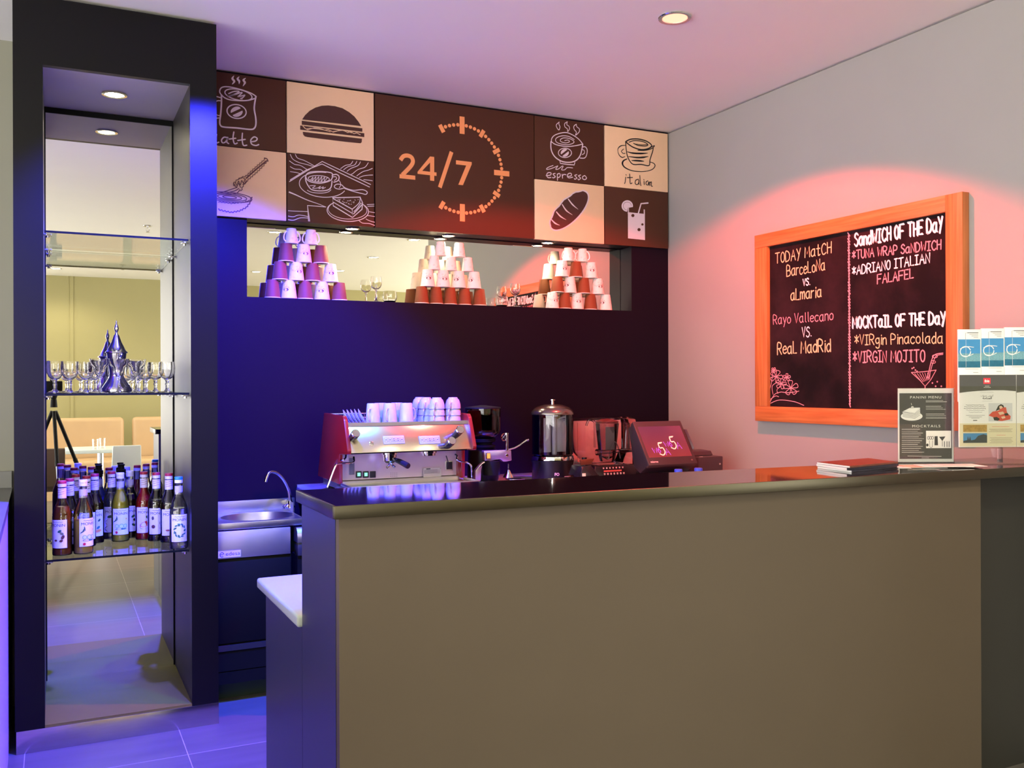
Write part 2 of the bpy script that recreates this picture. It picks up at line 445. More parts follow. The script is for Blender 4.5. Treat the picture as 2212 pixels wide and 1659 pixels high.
for q in ('965,1210 950,1290 965,1345 1000,1335', '1140,1262 1085,1255 1045,1300 1060,1345 1110,1330 1150,1255 1130,1330 1160,1358', '1245,1170 1232,1270 1255,1360 1300,1350', '1170,1285 1275,1272', '1385,1190 1380,1290 1400,1385 1455,1385', '1310,1308 1430,1290', '1520,1330 1600,1315 1625,1275 1575,1250 1522,1300 1535,1365 1600,1390 1650,1375'):
    b.ribbon(L(c8, q), NW, 0.006)
wpart('lettering', b, M_pale, t, smooth=False)

t = panel(*CA, ZB, ZM - .0015, M_cream, 'beige wall panel drawn with a noodle bowl and fork')
b = MB()
def zig(q, wd, amp=5):
    pts = [tuple(float(k) for k in p.split(',')) for p in q.split()]
    out = []; s_ = 1
    for (x0, y0), (x1, y1) in zip(pts, pts[1:]):
        d = math.hypot(x1 - x0, y1 - y0); n = max(2, int(d / 13))
        for i in range(n):
            k = i / n; s_ = -s_
            out.append(c5(x0 + (x1 - x0) * k - (y1 - y0) / d * amp * s_, y0 + (y1 - y0) * k + (x1 - x0) / d * amp * s_))
    b.ribbon(out, NW, wd, smooth=False)
zig('500,850 470,880 400,940 330,1005 300,1015 255,1035 215,1075 240,1110', 0.004)
zig('515,870 480,915 420,975 350,1035 325,1060 300,1095 280,1150', 0.004)
b.ribbon(L(c5, '487,850 510,858 518,878'), NW, 0.005)
b.ribbon(L(c5, '505,875 420,945 330,1025'), NW, 0.007)
for q in ('235,1060 250,1090 262,1050 278,1085 290,1045 305,1070 315,1040', '225,1075 245,1105 260,1070 280,1105', '255,1040 290,1020 320,1035 330,1060 300,1080', '250,1105 190,1125 130,1145 80,1160', '265,1115 230,1135 170,1150', '275,1125 255,1150 225,1160 150,1165'):
    b.ribbon(L(c5, q), NW, 0.004)
for rx, ry in ((195, 42), (150, 31), (105, 21), (60, 11)): b.ribbon(ell(c5, 185, 1190, rx, ry, 6, -160 if rx > 150 else -180, 180), NW, 0.0038)
zig('375,1190 365,1235 330,1280 270,1310 200,1322 130,1308 75,1292', 0.005)
zig('368,1215 300,1235 200,1245 75,1228', 0.0035, 3)
wpart('drawing', b, M_plum, t, smooth=False)

t = panel(*CB, ZM + .0015, ZT, M_cream, 'beige wall panel with a brown burger pictogram')
b = MB()
b.fill(L(c5, '815,515 840,478 880,440 930,412 985,396 1040,393 1100,399 1165,417 1225,452 1270,490 1305,535 1328,573'))
b.fill(L(c5, '812,526 1338,592 1338,622 812,560'))
b.fill(L(c5, '798,567 1355,635 1355,668 798,603'))
b.fill(L(c5, '820,622 1335,682 1333,712 1322,722 1200,710 860,668 838,662 825,648'))
wpart('pictogram', b, M_dark, t, smooth=False)
b = MB(); PF -= 0.0008
b.ribbon(L(c5, '822,572 840,592 865,605 890,596 920,588 955,590 985,598 1010,608 1040,603 1060,612 1085,625 1110,618 1150,605 1185,615 1210,628 1240,622 1265,638 1290,632 1320,648'), NW, 0.0035, smooth=False)
b.ribbon(L(c5, '850,598 900,592 1000,605 1060,622'), NW, 0.003); b.ribbon(L(c5, '1085,620 1180,610 1245,632'), NW, 0.003)
PF += 0.0008
wpart('lettuce_line', b, M_cream, t, smooth=False)

t = panel(*CB, ZB, ZM - .0015, M_choc, 'brown wall panel drawn with a coffee cup, spoon and cake slice')
b = MB()
for q in ('705,1055 850,965 990,880 1180,970 1410,1080', '712,1040 850,955 988,902 1170,992 1400,1102'): b.ribbon(L(c5, q), NW, 0.004, smooth=False)
for q in ('712,818 735,860 790,890 850,905 905,922', '755,815 775,850 830,870 870,890 920,918', '705,875 750,905 800,915 850,945 875,955', '712,925 750,945 800,950 825,968', '712,968 760,975 795,985',
          '1255,878 1235,905 1190,915 1150,942', '1290,878 1270,910 1215,925 1175,952', '1322,882 1300,915 1240,940 1205,965', '1390,890 1360,930 1300,950 1255,985 1240,992', '1425,940 1390,955 1340,970 1290,1005', '1428,998 1380,1000 1340,1008 1310,1020', '1425,1048 1390,1042 1350,1038'):
    b.ribbon(L(c5, q), NW, 0.003)
b.ribbon(ell(c5, 995, 1082, 205, 108, 5, 20, 275), NW, 0.0035)
b.ribbon(ell(c5, 985, 1070, 165, 80, 4, -30, 20), NW, 0.003)
b.ribbon(L(c5, '845,1010 860,985 900,970 990,968 1070,980 1078,1010 1060,1045 980,1068 900,1060 860,1040 845,1012 848,1050 870,1095 900,1125 960,1135 1030,1130 1065,1105 1075,1050'), NW, 0.005)
b.ribbon(ell(c5, 960, 1030, 92, 27, 3)[:-1], NW, 0.0035, closed=True)
b.ribbon(L(c5, '885,1045 910,1015 900,1050 935,1012 925,1055 960,1012 952,1058 985,1012 980,1055 1010,1015 1008,1050 1035,1020'), NW, 0.003)
b.ribbon(L(c5, '1075,1000 1110,992 1135,1010 1128,1045 1090,1060'), NW, 0.005); b.ribbon(L(c5, '1080,1015 1105,1012 1115,1028 1095,1045'), NW, 0.0035)
b.ribbon(L(c5, '880,1092 930,1090 905,1112 950,1110 975,1095 960,1118 1000,1100 990,1118 1018,1105'), NW, 0.003)
b.ribbon(L(c5, '860,1130 900,1148 980,1155 1040,1145 1065,1125'), NW, 0.003)
b.ribbon(L(c5, '1180,1110 1140,1120 1105,1112 1095,1095 1115,1078 1155,1082 1190,1110 1260,1130 1340,1125 1380,1145 1370,1165 1340,1160 1260,1140 1185,1115'), NW, 0.004)
b.ribbon(L(c5, '700,1145 760,1170 860,1215 960,1250 1020,1275'), NW, [0.007, 0.005, 0.003, 0.002])
b.ribbon(L(c5, '1020,1275 862,1262 880,1398'), NW, 0.004, smooth=False); b.ribbon(L(c5, '862,1262 870,1398'), NW, 0.003)
for q in ('695,1308 760,1312 865,1315', '695,1355 740,1360 790,1345 870,1360', '695,1385 740,1390 800,1370 870,1372', '1380,1255 1440,1252', '1385,1270 1440,1268', '1390,1315 1445,1325', '1385,1350 1445,1358', '1310,1395 1340,1415 1400,1420 1445,1436', '1370,1380 1400,1395 1445,1408'):
    b.ribbon(L(c5, q), NW, 0.003)
b.ribbon(ell(c5, 1212, 1310, 180, 90, 3, -50, 225), NW, 0.004); b.ribbon(ell(c5, 1210, 1300, 168, 80, 3, -30, 210), NW, 0.003)
b.ribbon(L(c5, '1080,1195 1320,1190 1340,1240 1335,1295 1255,1365 1250,1295 1080,1200 1085,1265 1250,1365'), NW, 0.005, smooth=False); b.ribbon(L(c5, '1250,1295 1310,1240 1320,1190'), NW, 0.004)
b.ribbon(L(c5, '1088,1235 1250,1330'), NW, 0.004); b.ribbon(L(c5, '1262,1335 1295,1300 1330,1260'), NW, 0.005); b.ribbon(L(c5, '1265,1315 1290,1290 1325,1240'), NW, 0.004)
for k in range(26):
    x = 1115 + RND.random() * 190; y = 1203 + RND.random() * 50
    if x + (y - 1200) * 1.2 < 1320 and y < 1215 + (x - 1110) * 0.5: b.ribbon(L(c5, f'{x},{y} {x + RND.uniform(-10, 10)},{y + RND.uniform(-6, 7)}'), NW, 0.0025)
wpart('drawing', b, M_pale, t, smooth=False)

t = panel(*CC, ZB, ZT, M_choc, 'wide brown wall panel with orange 24/7 inside a dotted clock ring')
PT, PB = U(997, 270, Y=PF), U(1000, 460, Y=PF)
cc = (PT + PB) / 2; R0 = (PT.z - PB.z) / 2
cc = Vector((U(998.5, 366, Y=PF).x, PF, cc.z))
rg = wpart('clock_ring', MB().box(cc.x, cc.x + 0.001, PF, PF + 0.001, cc.z, cc.z + 0.001), M_orange, t, smooth=False)
b = MB()
for i in range(-5, 36):
    a = math.radians(i * 6); dx, dz = math.sin(a), math.cos(a)
    p = cc + Vector((dx * R0, 0, dz * R0)); rad = Vector((dx, 0, dz))
    if i % 15 == 0: b.ribbon([p - rad * 0.046, p + rad * 0.044], NW, 0.028, smooth=False, caps=False)
    elif i % 5 == 0: b.ribbon([p - rad * 0.022, p + rad * 0.020], NW, 0.022, smooth=False, caps=False)
    else: b.face([p + Vector((math.cos(k * math.pi / 6), 0, math.sin(k * math.pi / 6))) * 0.0095 for k in range(12)])
bpy.data.meshes.remove(rg.data)
wpart('clock_ring', b, M_orange, t, smooth=False)
b = MB()
def pz(u, v): return U(u, v, Y=PF)
b.ribbon([pz(*q) for q in ((865, 346), (871, 338), (880, 336), (889, 340), (892, 349), (888, 358), (878, 369), (869, 378))], NW, 0.021, caps=False)
b.ribbon([pz(863, 380.5) + Vector((0, -.0004, 0)), pz(897, 384) + Vector((0, -.0004, 0))], NW, 0.021, smooth=False, caps=False)
b.fill([pz(*q) for q in ((938, 339), (938, 371), (943, 372), (943, 379), (938, 378.5), (938, 391), (929, 390), (929, 377.5), (902, 374.5), (902, 369), (929, 340))][:0] or [pz(*q) for q in ((929, 338), (938, 339), (938, 372), (943, 372.5), (943, 380), (938, 379.5), (938, 391), (929, 390), (929, 378.5), (902, 375.5), (902, 371))])
b.ribbon([pz(975.5, 328), pz(950, 405)], NW, 0.021, smooth=False, caps=False)
b.fill([pz(*q) for q in ((985, 346), (1019, 350), (1019, 355), (1000, 400), (990, 399), (1007, 357.5), (985, 355))])
wpart('lettering', b, M_orange, t, smooth=False)
b = MB(); PF -= 0.0006
b.fill([pz(*q) for q in ((929, 351), (929, 371), (912, 369))])
PF += 0.0006
wpart('counter_of_four', b, M_choc, t, smooth=False)

t = panel(*CD, ZM + .0015, ZT, M_choc, 'brown wall panel drawn with a steaming espresso cup and the word espresso')
b = MB()
for q in ('908,365 882,390 885,415 905,440 915,410 905,385 908,365', '985,362 960,380 962,410 985,430 988,455 1005,430 1000,405 980,390 985,362', '1070,385 1047,405 1050,435 1070,460 1062,490 1095,460 1098,430 1075,410 1070,385'):
    b.ribbon(L(c6, q), NW, 0.004)
b.ribbon(L(c6, '835,555 838,520 865,490 920,470 980,465 1040,490 1090,525 1125,565'), NW, 0.005)
b.ribbon(L(c6, '832,548 870,575 940,592 1010,595 1080,585 1130,572'), NW, 0.005)
b.ribbon(L(c6, '1050,530 1000,502 940,495 890,510 873,535 890,560 940,575 1000,578 1045,560 1040,540 1000,520 950,515 920,530 925,550 970,562 1005,550 990,535 960,540'), NW, 0.004)
b.ribbon(L(c6, '830,550 830,610 845,660 880,705 940,738 1010,745 1070,725 1110,670 1130,575'), NW, 0.0065)
b.ribbon(L(c6, '1130,600 1155,600 1172,630 1165,680 1145,705 1105,705'), NW, 0.005); b.ribbon(L(c6, '1128,625 1145,635 1145,660 1125,672'), NW, 0.004)
b.ribbon(ell(c6, 962, 656, 62, 44, 0)[:-1], NW, 0.0045, closed=True)
b.fill(ell(c6, 955, 648, 36, 26, -38, 180, 360, 12)); b.fill(ell(c6, 967, 663, 36, 26, -38, 0, 180, 12))
b.ribbon(L(c6, '915,735 918,755 985,765 1050,770 1055,748'), NW, 0.005, smooth=False)
b.ribbon(L(c6, '850,775 800,795 790,812 830,805 880,785 895,780 875,810 900,808 935,782 945,785 930,815 960,815 985,795 1035,798'), NW, 0.004)
wpart('drawing', b, M_pale, t, smooth=False)
b = MB()
for q in ('785,870 825,865 830,845 800,845 790,870 805,890 830,888', '870,850 850,855 860,870 872,880 855,892 845,888', '890,855 892,915', '890,858 910,850 918,870 905,888 890,885', '935,858 940,895', '938,875 950,860 972,862', '985,880 1020,872 1020,850 995,852 985,875 1000,892 1035,885', '1075,862 1055,868 1065,882 1075,892 1058,905 1050,898', '1110,865 1090,872 1100,885 1110,895 1092,910 1085,902', '1150,870 1130,880 1130,900 1150,908 1166,893 1150,870'):
    b.ribbon(L(c6, q), NW, 0.005)
wpart('lettering', b, M_pale, t, smooth=False)

t = panel(*CD, ZB, ZM - .0015, M_cream, 'beige wall panel with a brown baguette pictogram outlined in white')
def loaf(k):
    pts = []
    for i in range(40):
        a = 2 * math.pi * i / 40
        x, y = 232 * k[0] * math.cos(a), 98 * k[1] * math.sin(a)
        if math.sin(a) < -0.3: y += 5 * math.cos(a * 11)
        r = math.radians(-46)
        pts.append(c6(1003 + x * math.cos(r) - y * math.sin(r), 1200 + x * math.sin(r) + y * math.cos(r)))
    return pts
wpart('outline', MB().fill(loaf((1.06, 1.13))), M_pale, t, smooth=False)
PF -= 0.0005
wpart('pictogram', MB().fill(loaf((1, 1))), M_dark, t, smooth=False)
PF -= 0.0005
b = MB()
for q in ('835,1285 870,1320 915,1340', '880,1210 920,1255 975,1288', '935,1140 975,1200 1035,1243', '992,1090 1035,1145 1088,1190'): b.ribbon(L(c6, q), NW, [0.006, 0.008, 0.0005])
PF += 0.001
wpart('slash_marks', b, M_pale, t, smooth=False)

t = panel(*CE, ZM + .0015, ZT, M_cream, 'beige wall panel drawn with a striped cup and the word italian')
b = MB()
b.ribbon(L(c6, '1535,550 1580,528 1650,525 1730,545 1780,585 1750,615 1680,625 1600,600 1535,552'), NW, 0.007)
b.ribbon(L(c6, '1568,555 1620,540 1700,550 1745,578 1720,592 1650,585 1610,565'), NW, 0.005); b.ribbon(L(c6, '1615,570 1680,580 1740,578'), NW, 0.004)
b.ribbon(L(c6, '1780,598 1808,588 1780,615 1720,632 1650,632'), NW, 0.005)
b.ribbon(L(c6, '1535,555 1540,620 1550,680 1575,735 1610,765 1680,765 1755,775 1765,720 1790,640 1795,610'), NW, 0.006)
b.ribbon(L(c6, '1535,585 1490,590 1462,620 1470,670 1500,698 1530,690'), NW, [0.003, 0.006, 0.003, 0.006, 0.003]); b.ribbon(L(c6, '1515,620 1495,640 1510,660 1530,660'), NW, 0.004)
for q in ('1548,645 1600,658 1680,662 1745,658', '1560,690 1640,700 1700,698 1750,690', '1590,728 1650,730 1710,735'): b.ribbon(L(c6, q), NW, [0.003, 0.009, 0.010, 0.002])
b.ribbon(L(c6, '1550,712 1515,730 1505,760 1530,795 1600,825 1700,832 1780,815 1812,780 1800,755 1765,742'), NW, [0.005, 0.011, 0.006, 0.004, 0.006, 0.004])
wpart('drawing', b, M_ink, t, smooth=False)
b = MB()
for q in ('1535,885 1530,930 1525,945', '1538,862 1540,866', '1572,855 1575,900 1578,945 1595,940', '1550,890 1600,888', '1655,905 1630,915 1625,945 1645,955 1660,930 1658,910 1662,955', '1668,870 1672,920 1678,965', '1708,925 1710,955', '1706,908 1708,911', '1745,920 1728,930 1728,952 1745,958 1752,928 1755,962', '1762,930 1765,962', '1765,940 1778,930 1778,968 1788,970'):
    b.ribbon(L(c6, q), NW, 0.005)
wpart('lettering', b, M_ink, t, smooth=False)

t = panel(*CE, ZB, ZM - .0015, M_choc, 'brown wall panel with a white iced drink, straw and citrus slice pictogram')
b = MB()
b.fill(L(c6, '1556,1215 1716,1232 1717,1478 1557,1462'))
b.ribbon(L(c6, '1560,1175 1560,1230'), NW, 0.008, caps=False); b.ribbon(L(c6, '1710,1190 1711,1245'), NW, 0.008, caps=False)
b.ribbon(L(c6, '1655,1225 1680,1135 1745,1129'), NW, 0.008, smooth=False)
b.fill(ell(c6, 1550, 1157, 54, 54, 0, 90, 370, 24) + [c6(1556, 1175)])
wpart('pictogram', b, M_pale, t, smooth=False)
PF -= 0.0006
for x, y, r in ((1603, 1247, 15), (1693, 1331, 11), (1661, 1380, 15)): wpart('bubble', MB().fill(ell(c6, x, y, r, r)[:-1]), M_choc, t, smooth=False)
b = MB()
b.ribbon(ell(c6, 1550, 1157, 38, 38, 0, 100, 355), NW, 0.002); b.ribbon(L(c6, '1556,1175 1556,1215'), NW, 0.002)
PF += 0.0006
wpart('slice_line', b, M_choc, t, smooth=False)

# ------------------------------------------------------------------ bar, prep counter, back counter
BTZ = 1.0744                     # bar top
def fy(x): return 2.153 - 0.0355 * (x - 0.5916)
def by(x): return 2.534 - 0.052 * (x - 0.586)
BX1 = 3.216
t = thing('bar_countertop', 'polished black stone bar top with a steel front edge', 'counter top', (0.59, 2.153, 1.043))
def slab(xa, xb, ya, yb, z0, z1, bev=0):
    return MB().hexa([(xa, ya(xa), z0), (xb, ya(xb), z0), (xb, yb(xb), z0), (xa, yb(xa), z0), (xa, ya(xa), z1), (xb, ya(xb), z1), (xb, yb(xb), z1), (xa, yb(xa), z1)], bev)
wpart('stone_slab', slab(0.596, BX1, lambda x: fy(x) + .006, by, 1.0442, BTZ), M_stone, t)
M_edgesteel = mat('edge_steel', (84, 80, 66), 0.34, 1.0, var=0.08, scale=20, stretch=(0.5, 8, 8), bump=0.03)
wpart('edge_trim', slab(0.589, BX1, fy, lambda x: fy(x) + .0058, 1.0431, BTZ + .0005, 0.002), M_edgesteel, t, label='steel front edge')
wpart('edge_trim', MB().box(0.588, 0.5958, fy(0.589) + .006, by(0.589), 1.0431, BTZ + .0005, 0.002), M_edgesteel, t, label='steel end edge')

t = thing('bar_counter', 'high bar counter with plain taupe front and dark end panel', 'bar', (0.61, 2.19, 0))
x0, x1 = 0.6086, 2.763
wpart('front_panel', slab(x0, x1, lambda x: fy(x) + .030, lambda x: fy(x) + .056, 0, 1.0428), M_taupe, t)
M_end = mat('bar_end_laminate', (40, 40, 60), 0.34, var=0.06, scale=8)
wpart('end_panel', MB().box(0.607, 0.633, fy(0.62) + .0565, 2.546, 0, 1.0428), M_end, t)
wpart('end_panel', MB().box(x1 - .026, x1, fy(x1) + .0565, 2.40, 0, 1.0428), M_black, t)
wpart('back_panel', MB().box(0.634, x1 - .0265, 2.385, 2.403, 0, 1.0428), M_black, t)
wpart('recessed_panel', MB().box(x1 + .0005, BX1, 2.2, 2.225, 0, 1.0428), mat('dark_cabinet', (44, 44, 39), 0.5, var=0.08, scale=8), t, label='dark recessed panel by the right wall')

t = thing('prep_counter', 'low prep counter with thick white worktop behind the bar end', 'counter', (0.6, 2.55, 0))
wpart('worktop', MB().box(0.5936, 2.7, 2.549, 3.114, 0.6963, 0.7296, 0.008, 3), mat('prep_white', (168, 178, 168), 0.3, var=0.03), t)
wpart('cabinet', MB().box(0.6076, 2.7, 2.551, 3.0355, 0, 0.6958), M_end, t)

t = thing('back_counter', 'dark back counter along the wall carrying the coffee machines', 'counter', (1.05, 3.72, 0))
wpart('worktop', MB().box(1.045, 3.212, 3.70, 4.49, 0.835, 0.87, 0.003), mat('back_worktop', (150, 140, 145), 0.3, var=0.06), t)
wpart('cabinet', MB().box(1.06, 3.212, 3.74, 4.49, 0.09, 0.8345), M_blackm, t)
wpart('kick_board', MB().box(1.07, 3.212, 3.80, 4.49, 0, 0.0895), M_blackm, t)
wpart('upstand', MB().box(1.045, 3.212, 4.474, 4.4925, 0.8705, 0.882), M_steel, t)

# hand-wash sink
SX0, SX1, SY0, SY1, SZ = 0.6, 0.992, 4.11, 4.47, 0.77
t = thing('sink', 'stainless steel hand-wash sink with an oval basin', 'sink', (SX0, SY0, SZ))
b = MB(); n = 48; ecx, ecy, rx, ry = 0.826, 4.285, 0.165, 0.135
vi = []; vo = []
for i in range(n):
    a = 2 * math.pi * i / n; ca, sa = math.cos(a), math.sin(a)
    vi.append(b._v((ecx + rx * ca, ecy + ry * sa, SZ)))
    k = min(((SX1 - ecx) if ca > 0 else (ecx - SX0)) / max(1e-6, abs(ca)), ((SY1 - ecy) if sa > 0 else (ecy - SY0)) / max(1e-6, abs(sa)))
    vo.append(b._v((ecx + k * ca, ecy + k * sa, SZ)))
for i in range(n): b.bm.faces.new([vi[i], vo[i], vo[(i + 1) % n], vi[(i + 1) % n]])
b.box(SX0, SX1, SY0, SY0 + .004, SZ - .027, SZ + .0015, 0.001)
b.box(SX1 - .004, SX1, SY0 + .004, SY1, SZ - .027, SZ + 0.0015, 0.001)
wpart('rim', b, M_steelh, t)
b = MB(); b.lathe([(1.0, 0), (0.985, -0.008), (0.93, -0.05), (0.8, -0.10), (0.5, -0.13), (0.12, -0.14), (0, -0.14)], (ecx, ecy, SZ), 48, sx=rx, sy=ry)
wpart('basin', b, M_steel, t)
wpart('backsplash', MB().box(SX0, SX1 + 0.04, SY1, SY1 + 0.012, SZ - .03, 0.821, 0.001).box(SX1 - .001, SX1 + .004, 4.33, SY1, SZ - .02, 0.815), M_steelh, t)
f = wpart('faucet', MB().tube([U(627, 1094, Y=4.40), U(626.5, 1078, Y=4.40), U(623, 1057, Y=4.395), U(613, 1037, Y=4.385), U(601, 1024, Y=4.375), U(590, 1019.5, Y=4.365), U(581, 1021.5, Y=4.355), U(576, 1031, Y=4.35), U(573.5, 1041, Y=4.348)], 0.0072, 12, smooth=True)
      .lathe([(0, 0), (0.021, 0), (0.02, 0.006), (0.013, 0.016), (0.011, 0.03), (0, 0.032)], U(627, 1096, Y=4.40), 20), M_chrome, t)
q = U(627, 1091, Y=4.40)
wpart('tap_handle', MB().tube([q + Vector((-.012, -.005, .004)), q + Vector((-.03, -.012, -.004))], 0.004).cyl(q + Vector((-.026, -.01, 0)), q + Vector((-.034, -.014, -.006)), 0.007), M_chrome, f)

t = thing('dishwasher', 'under-counter dishwasher with a stainless control panel below the sink', 'dishwasher', (0.60, 4.1, 0))
wpart('control_panel', MB().box(0.60, 0.928, 4.10, 4.118, 0.622, 0.738, 0.002), mat('dishwasher_steel', (196, 192, 186), 0.45, 1.0, var=0.08, scale=40, stretch=(1, 1, 25)), t)
wpart('body', MB().box(0.60, 0.935, 4.12, 4.485, 0.085, 0.6205), M_blackm, t)
wpart('door', MB().box(0.60, 0.93, 4.108, 4.1195, 0.26, 0.618, 0.002), M_blackm, t)
wpart('door_rail', MB().box(0.60, 0.93, 4.105, 4.1195, 0.228, 0.252), mat('grey_rail', (34, 33, 35), 0.5), t)
wpart('lower_panel', MB().box(0.60, 0.93, 4.11, 4.1195, 0.142, 0.224).box(0.60, 0.93, 4.112, 4.1195, 0.087, 0.138), M_blackm, t)
wpart('kick_board', MB().box(0.60, 0.93, 4.20, 4.4, 0.0, 0.0845), mat('green_lit_kick', (34, 52, 26), 0.6), t)  # green lamp's cast on the dark kick board put into its colour
pl = wpart('name_plate', MB().box(0.602, U(520, 1198, Y=4.1).x, 4.0975, 4.0998, 0.628, 0.655), mat('plate_lilac', (205, 200, 215), 0.4), t)
pa, pb = U(487, 1198, Y=4.097), U(518, 1195, Y=4.097)
wpart('lettering', MB().text('edesa', lambda x, y: Vector((pa.x + x, 4.0972, 0.636 + y)), 0.022, 'LEFT', pb.x - pa.x)
      .ribbon([Vector((U(479.5, 1199, Y=4.097).x + 0.008 * math.cos(a), 4.0972, 0.641 + 0.009 * math.sin(a))) for a in [k * 0.45 + 0.3 for k in range(12)]], NW, 0.003)
      .box(pa.x - .022, pa.x - .010, 4.0968, 4.0972, 0.640, 0.6425), mat('plate_ink', (50, 40, 110), 0.5, var=0), pl, smooth=False)

t = thing('ice_maker', 'narrow stainless appliance with dark lower panel right of the dishwasher', 'ice maker', (0.957, 4.06, 0))
b = MB()
prof = [(4.085, 0.735), (4.068, 0.72), (4.062, 0.69), (4.062, 0.672), (4.135, 0.672), (4.135, 0.735)]
wpart('top_cover', MB().prism([(0.950, y, z) for y, z in prof], (0.085, 0, 0)), M_steelh, t)
wpart('front_panel', MB().box(0.952, 1.035, 4.066, 4.135, 0.615, 0.6715, 0.002), mat('dark_panel', (46, 44, 48), 0.4), t)
wpart('body', MB().box(0.952, 1.035, 4.075, 4.485, 0.0, 0.6145), M_blackm, t)

# low counter in the passage left of the tower
t = thing('passage_counter', 'low white counter with dark top left of the display tower', 'counter', (-0.16, 3.0, 0))
a_, c_ = U(30, 1045, Z=0.93), U(2, 1150, Z=0.93)
dr = (c_ - a_) / (a_.y - c_.y)
def pc(y): return a_.x + dr.x * (a_.y - y) - 0.004
b = MB().hexa([(-2.5, 1.2, 0), (pc(1.2), 1.2, 0), (pc(4.47), 4.47, 0), (-2.5, 4.47, 0), (-2.5, 1.2, 0.90), (pc(1.2), 1.2, 0.90), (pc(4.47), 4.47, 0.90), (-2.5, 4.47, 0.90)])
wpart('carcass', b, mat('white_cabinet', (176, 178, 190), 0.4, var=0.02), t)
b = MB().hexa([(-2.5, 1.19, 0.9005), (pc(1.2) + .003, 1.19, 0.9005), (pc(4.47) + .003, 4.47, 0.9005), (-2.5, 4.47, 0.9005), (-2.5, 1.19, 0.93), (pc(1.2) + .003, 1.19, 0.93), (pc(4.47) + .003, 4.47, 0.93), (-2.5, 4.47, 0.93)])
wpart('top', b, mat('dark_grey_top', (98, 98, 96), 0.35, var=0.06), t)
wpart('upstand', MB().box(-2.5, pc(4.47), 4.4705, 4.496, 0.9305, 1.0), mat('grey_upstand', (120, 120, 114), 0.4), t)

# ------------------------------------------------------------------ espresso machine
EX0, EX1 = 1.113, 1.665
t = thing('espresso_machine', 'red and steel two-group espresso machine on the back counter', 'coffee machine', (1.10, 3.79, 0.87))
prof = [(4.168, 1.232), (3.862, 1.227), (3.846, 1.212), (3.792, 1.085), (3.796, 1.068), (3.925, 1.061), (3.926, 0.933), (4.282, 0.938)]
for xa in (1.095, EX1):
    wpart('side_panel', MB().prism([(xa, y, z) for y, z in prof], (0.018, 0, 0), 0.003), M_red, t)
wpart('body', MB().box(EX0, EX1, 3.99, 4.25, 0.94, 1.18).box(EX0, EX1, 3.86, 3.99, 1.064, 1.18), M_blackm, t)
NP = Vector((0, -0.908, 0.4185)); UP_ = Vector((0, 0.4185, 0.908))
def fp(x, y, off=0.0):
    p = U(660 + x / 5.267, 840 + y / 5.267, Y=3.826)
    return Vector((p.x, 3.80 + (p.z - 1.075) / 0.115 * 0.053, p.z)) + NP * off
q0, q1 = Vector((0, 3.80, 1.075)), Vector((0, 3.853, 1.19))
fpn = wpart('front_panel', MB().hexa([(EX0, 3.80, 1.073), (EX1, 3.80, 1.073), (EX1, 3.86, 1.073), (EX0, 3.86, 1.073), (EX0, 3.849, 1.181), (EX1, 3.849, 1.181), (EX1, 3.862, 1.181), (EX0, 3.862, 1.181)], 0.002), mat('panel_steel', (214, 200, 180), 0.2, 1.0, var=0.04, scale=30, stretch=(0.6, 20, 20)), t)
wpart('cup_tray', MB().box(EX0, EX1, 3.852, 4.25, 1.182, 1.190, 0.001).box(EX0, EX1, 3.850, 3.853, 1.182, 1.198), M_steelh, t)
b = MB()
for z in (1.208, 1.226): b.tube([(EX0 + .004, 4.22, z), (EX1 - .004, 4.22, z)], 0.003, 8)
for x in (EX0 + .01, 1.30, 1.48, EX1 - .01): b.tube([(x, 4.22, 1.19), (x, 4.22, 1.226)], 0.003, 8)
wpart('cup_rail', b, M_chrome, t)
M_knob = mat('knob_black', (28, 26, 34), 0.25, var=0)
for x, y in ((535, 562), (1712, 520), (1600, 640)):
    a0 = fp(x, y)
    k = wpart('knob', MB().cyl(a0, a0 + NP * 0.03, 0.0165, 0.018, 20).cyl(a0 + NP * 0.03, a0 + NP * 0.05, 0.018, 0.0185, 20), M_knob, t)
    wpart('knob_cap', MB().lathe([(0, 0), (0.0187, 0), (0.0187, 0.005), (0.0165, 0.0075), (0.012, 0.007), (0, 0.0075)], a0 + NP * 0.0502, 20, NP), M_chrome, k)
wpart('badge', MB().lathe([(0, 0), (0.0095, 0), (0.0095, 0.003), (0.006, 0.004), (0, 0.0035)], fp(740, 622), 20, NP), M_chrome, t)
M_key = mat('keypad_white', (150, 166, 174), 0.4, var=0)
for xa, xb in ((880, 1118), (1288, 1520)):
    A, B_ = fp(xa, 536), fp(xb, 628)
    X0, X1 = A.x, B_.x; C0 = fp((xa + xb) / 2, 582)
    hh = 0.0185
    def kp(x, s_, o): return Vector((x, C0.y, C0.z)) + UP_ * s_ + NP * o
    k = wpart('keypad', MB().hexa([kp(X0, -hh, 0), kp(X1, -hh, 0), kp(X1, hh, 0), kp(X0, hh, 0), kp(X0, -hh, .004), kp(X1, -hh, .004), kp(X1, hh, .004), kp(X0, hh, .004)], 0.001), M_key, t)
    b = MB(); wk = (X1 - X0) / 5.6
    for i in range(5):
        xc = X0 + (X1 - X0) * (0.12 + 0.19 * i)
        b.ribbon([kp(xc - wk * .38, -hh * .55, .0046), kp(xc + wk * .38, -hh * .55, .0046), kp(xc + wk * .38, hh * .55, .0046), kp(xc - wk * .38, hh * .55, .0046)], NP, 0.0010, closed=True, smooth=False)
        for dz in ([0] if i in (0, 1, 4) else [-.004, .004]):
            b.face([kp(xc - .0022, dz - .002, .0047), kp(xc + .0022, dz - .002, .0047), kp(xc + .0022, dz + .002, .0047), kp(xc - .0022, dz + .002, .0047)])
    wpart('key_symbols', b, M_ink, k, smooth=False)
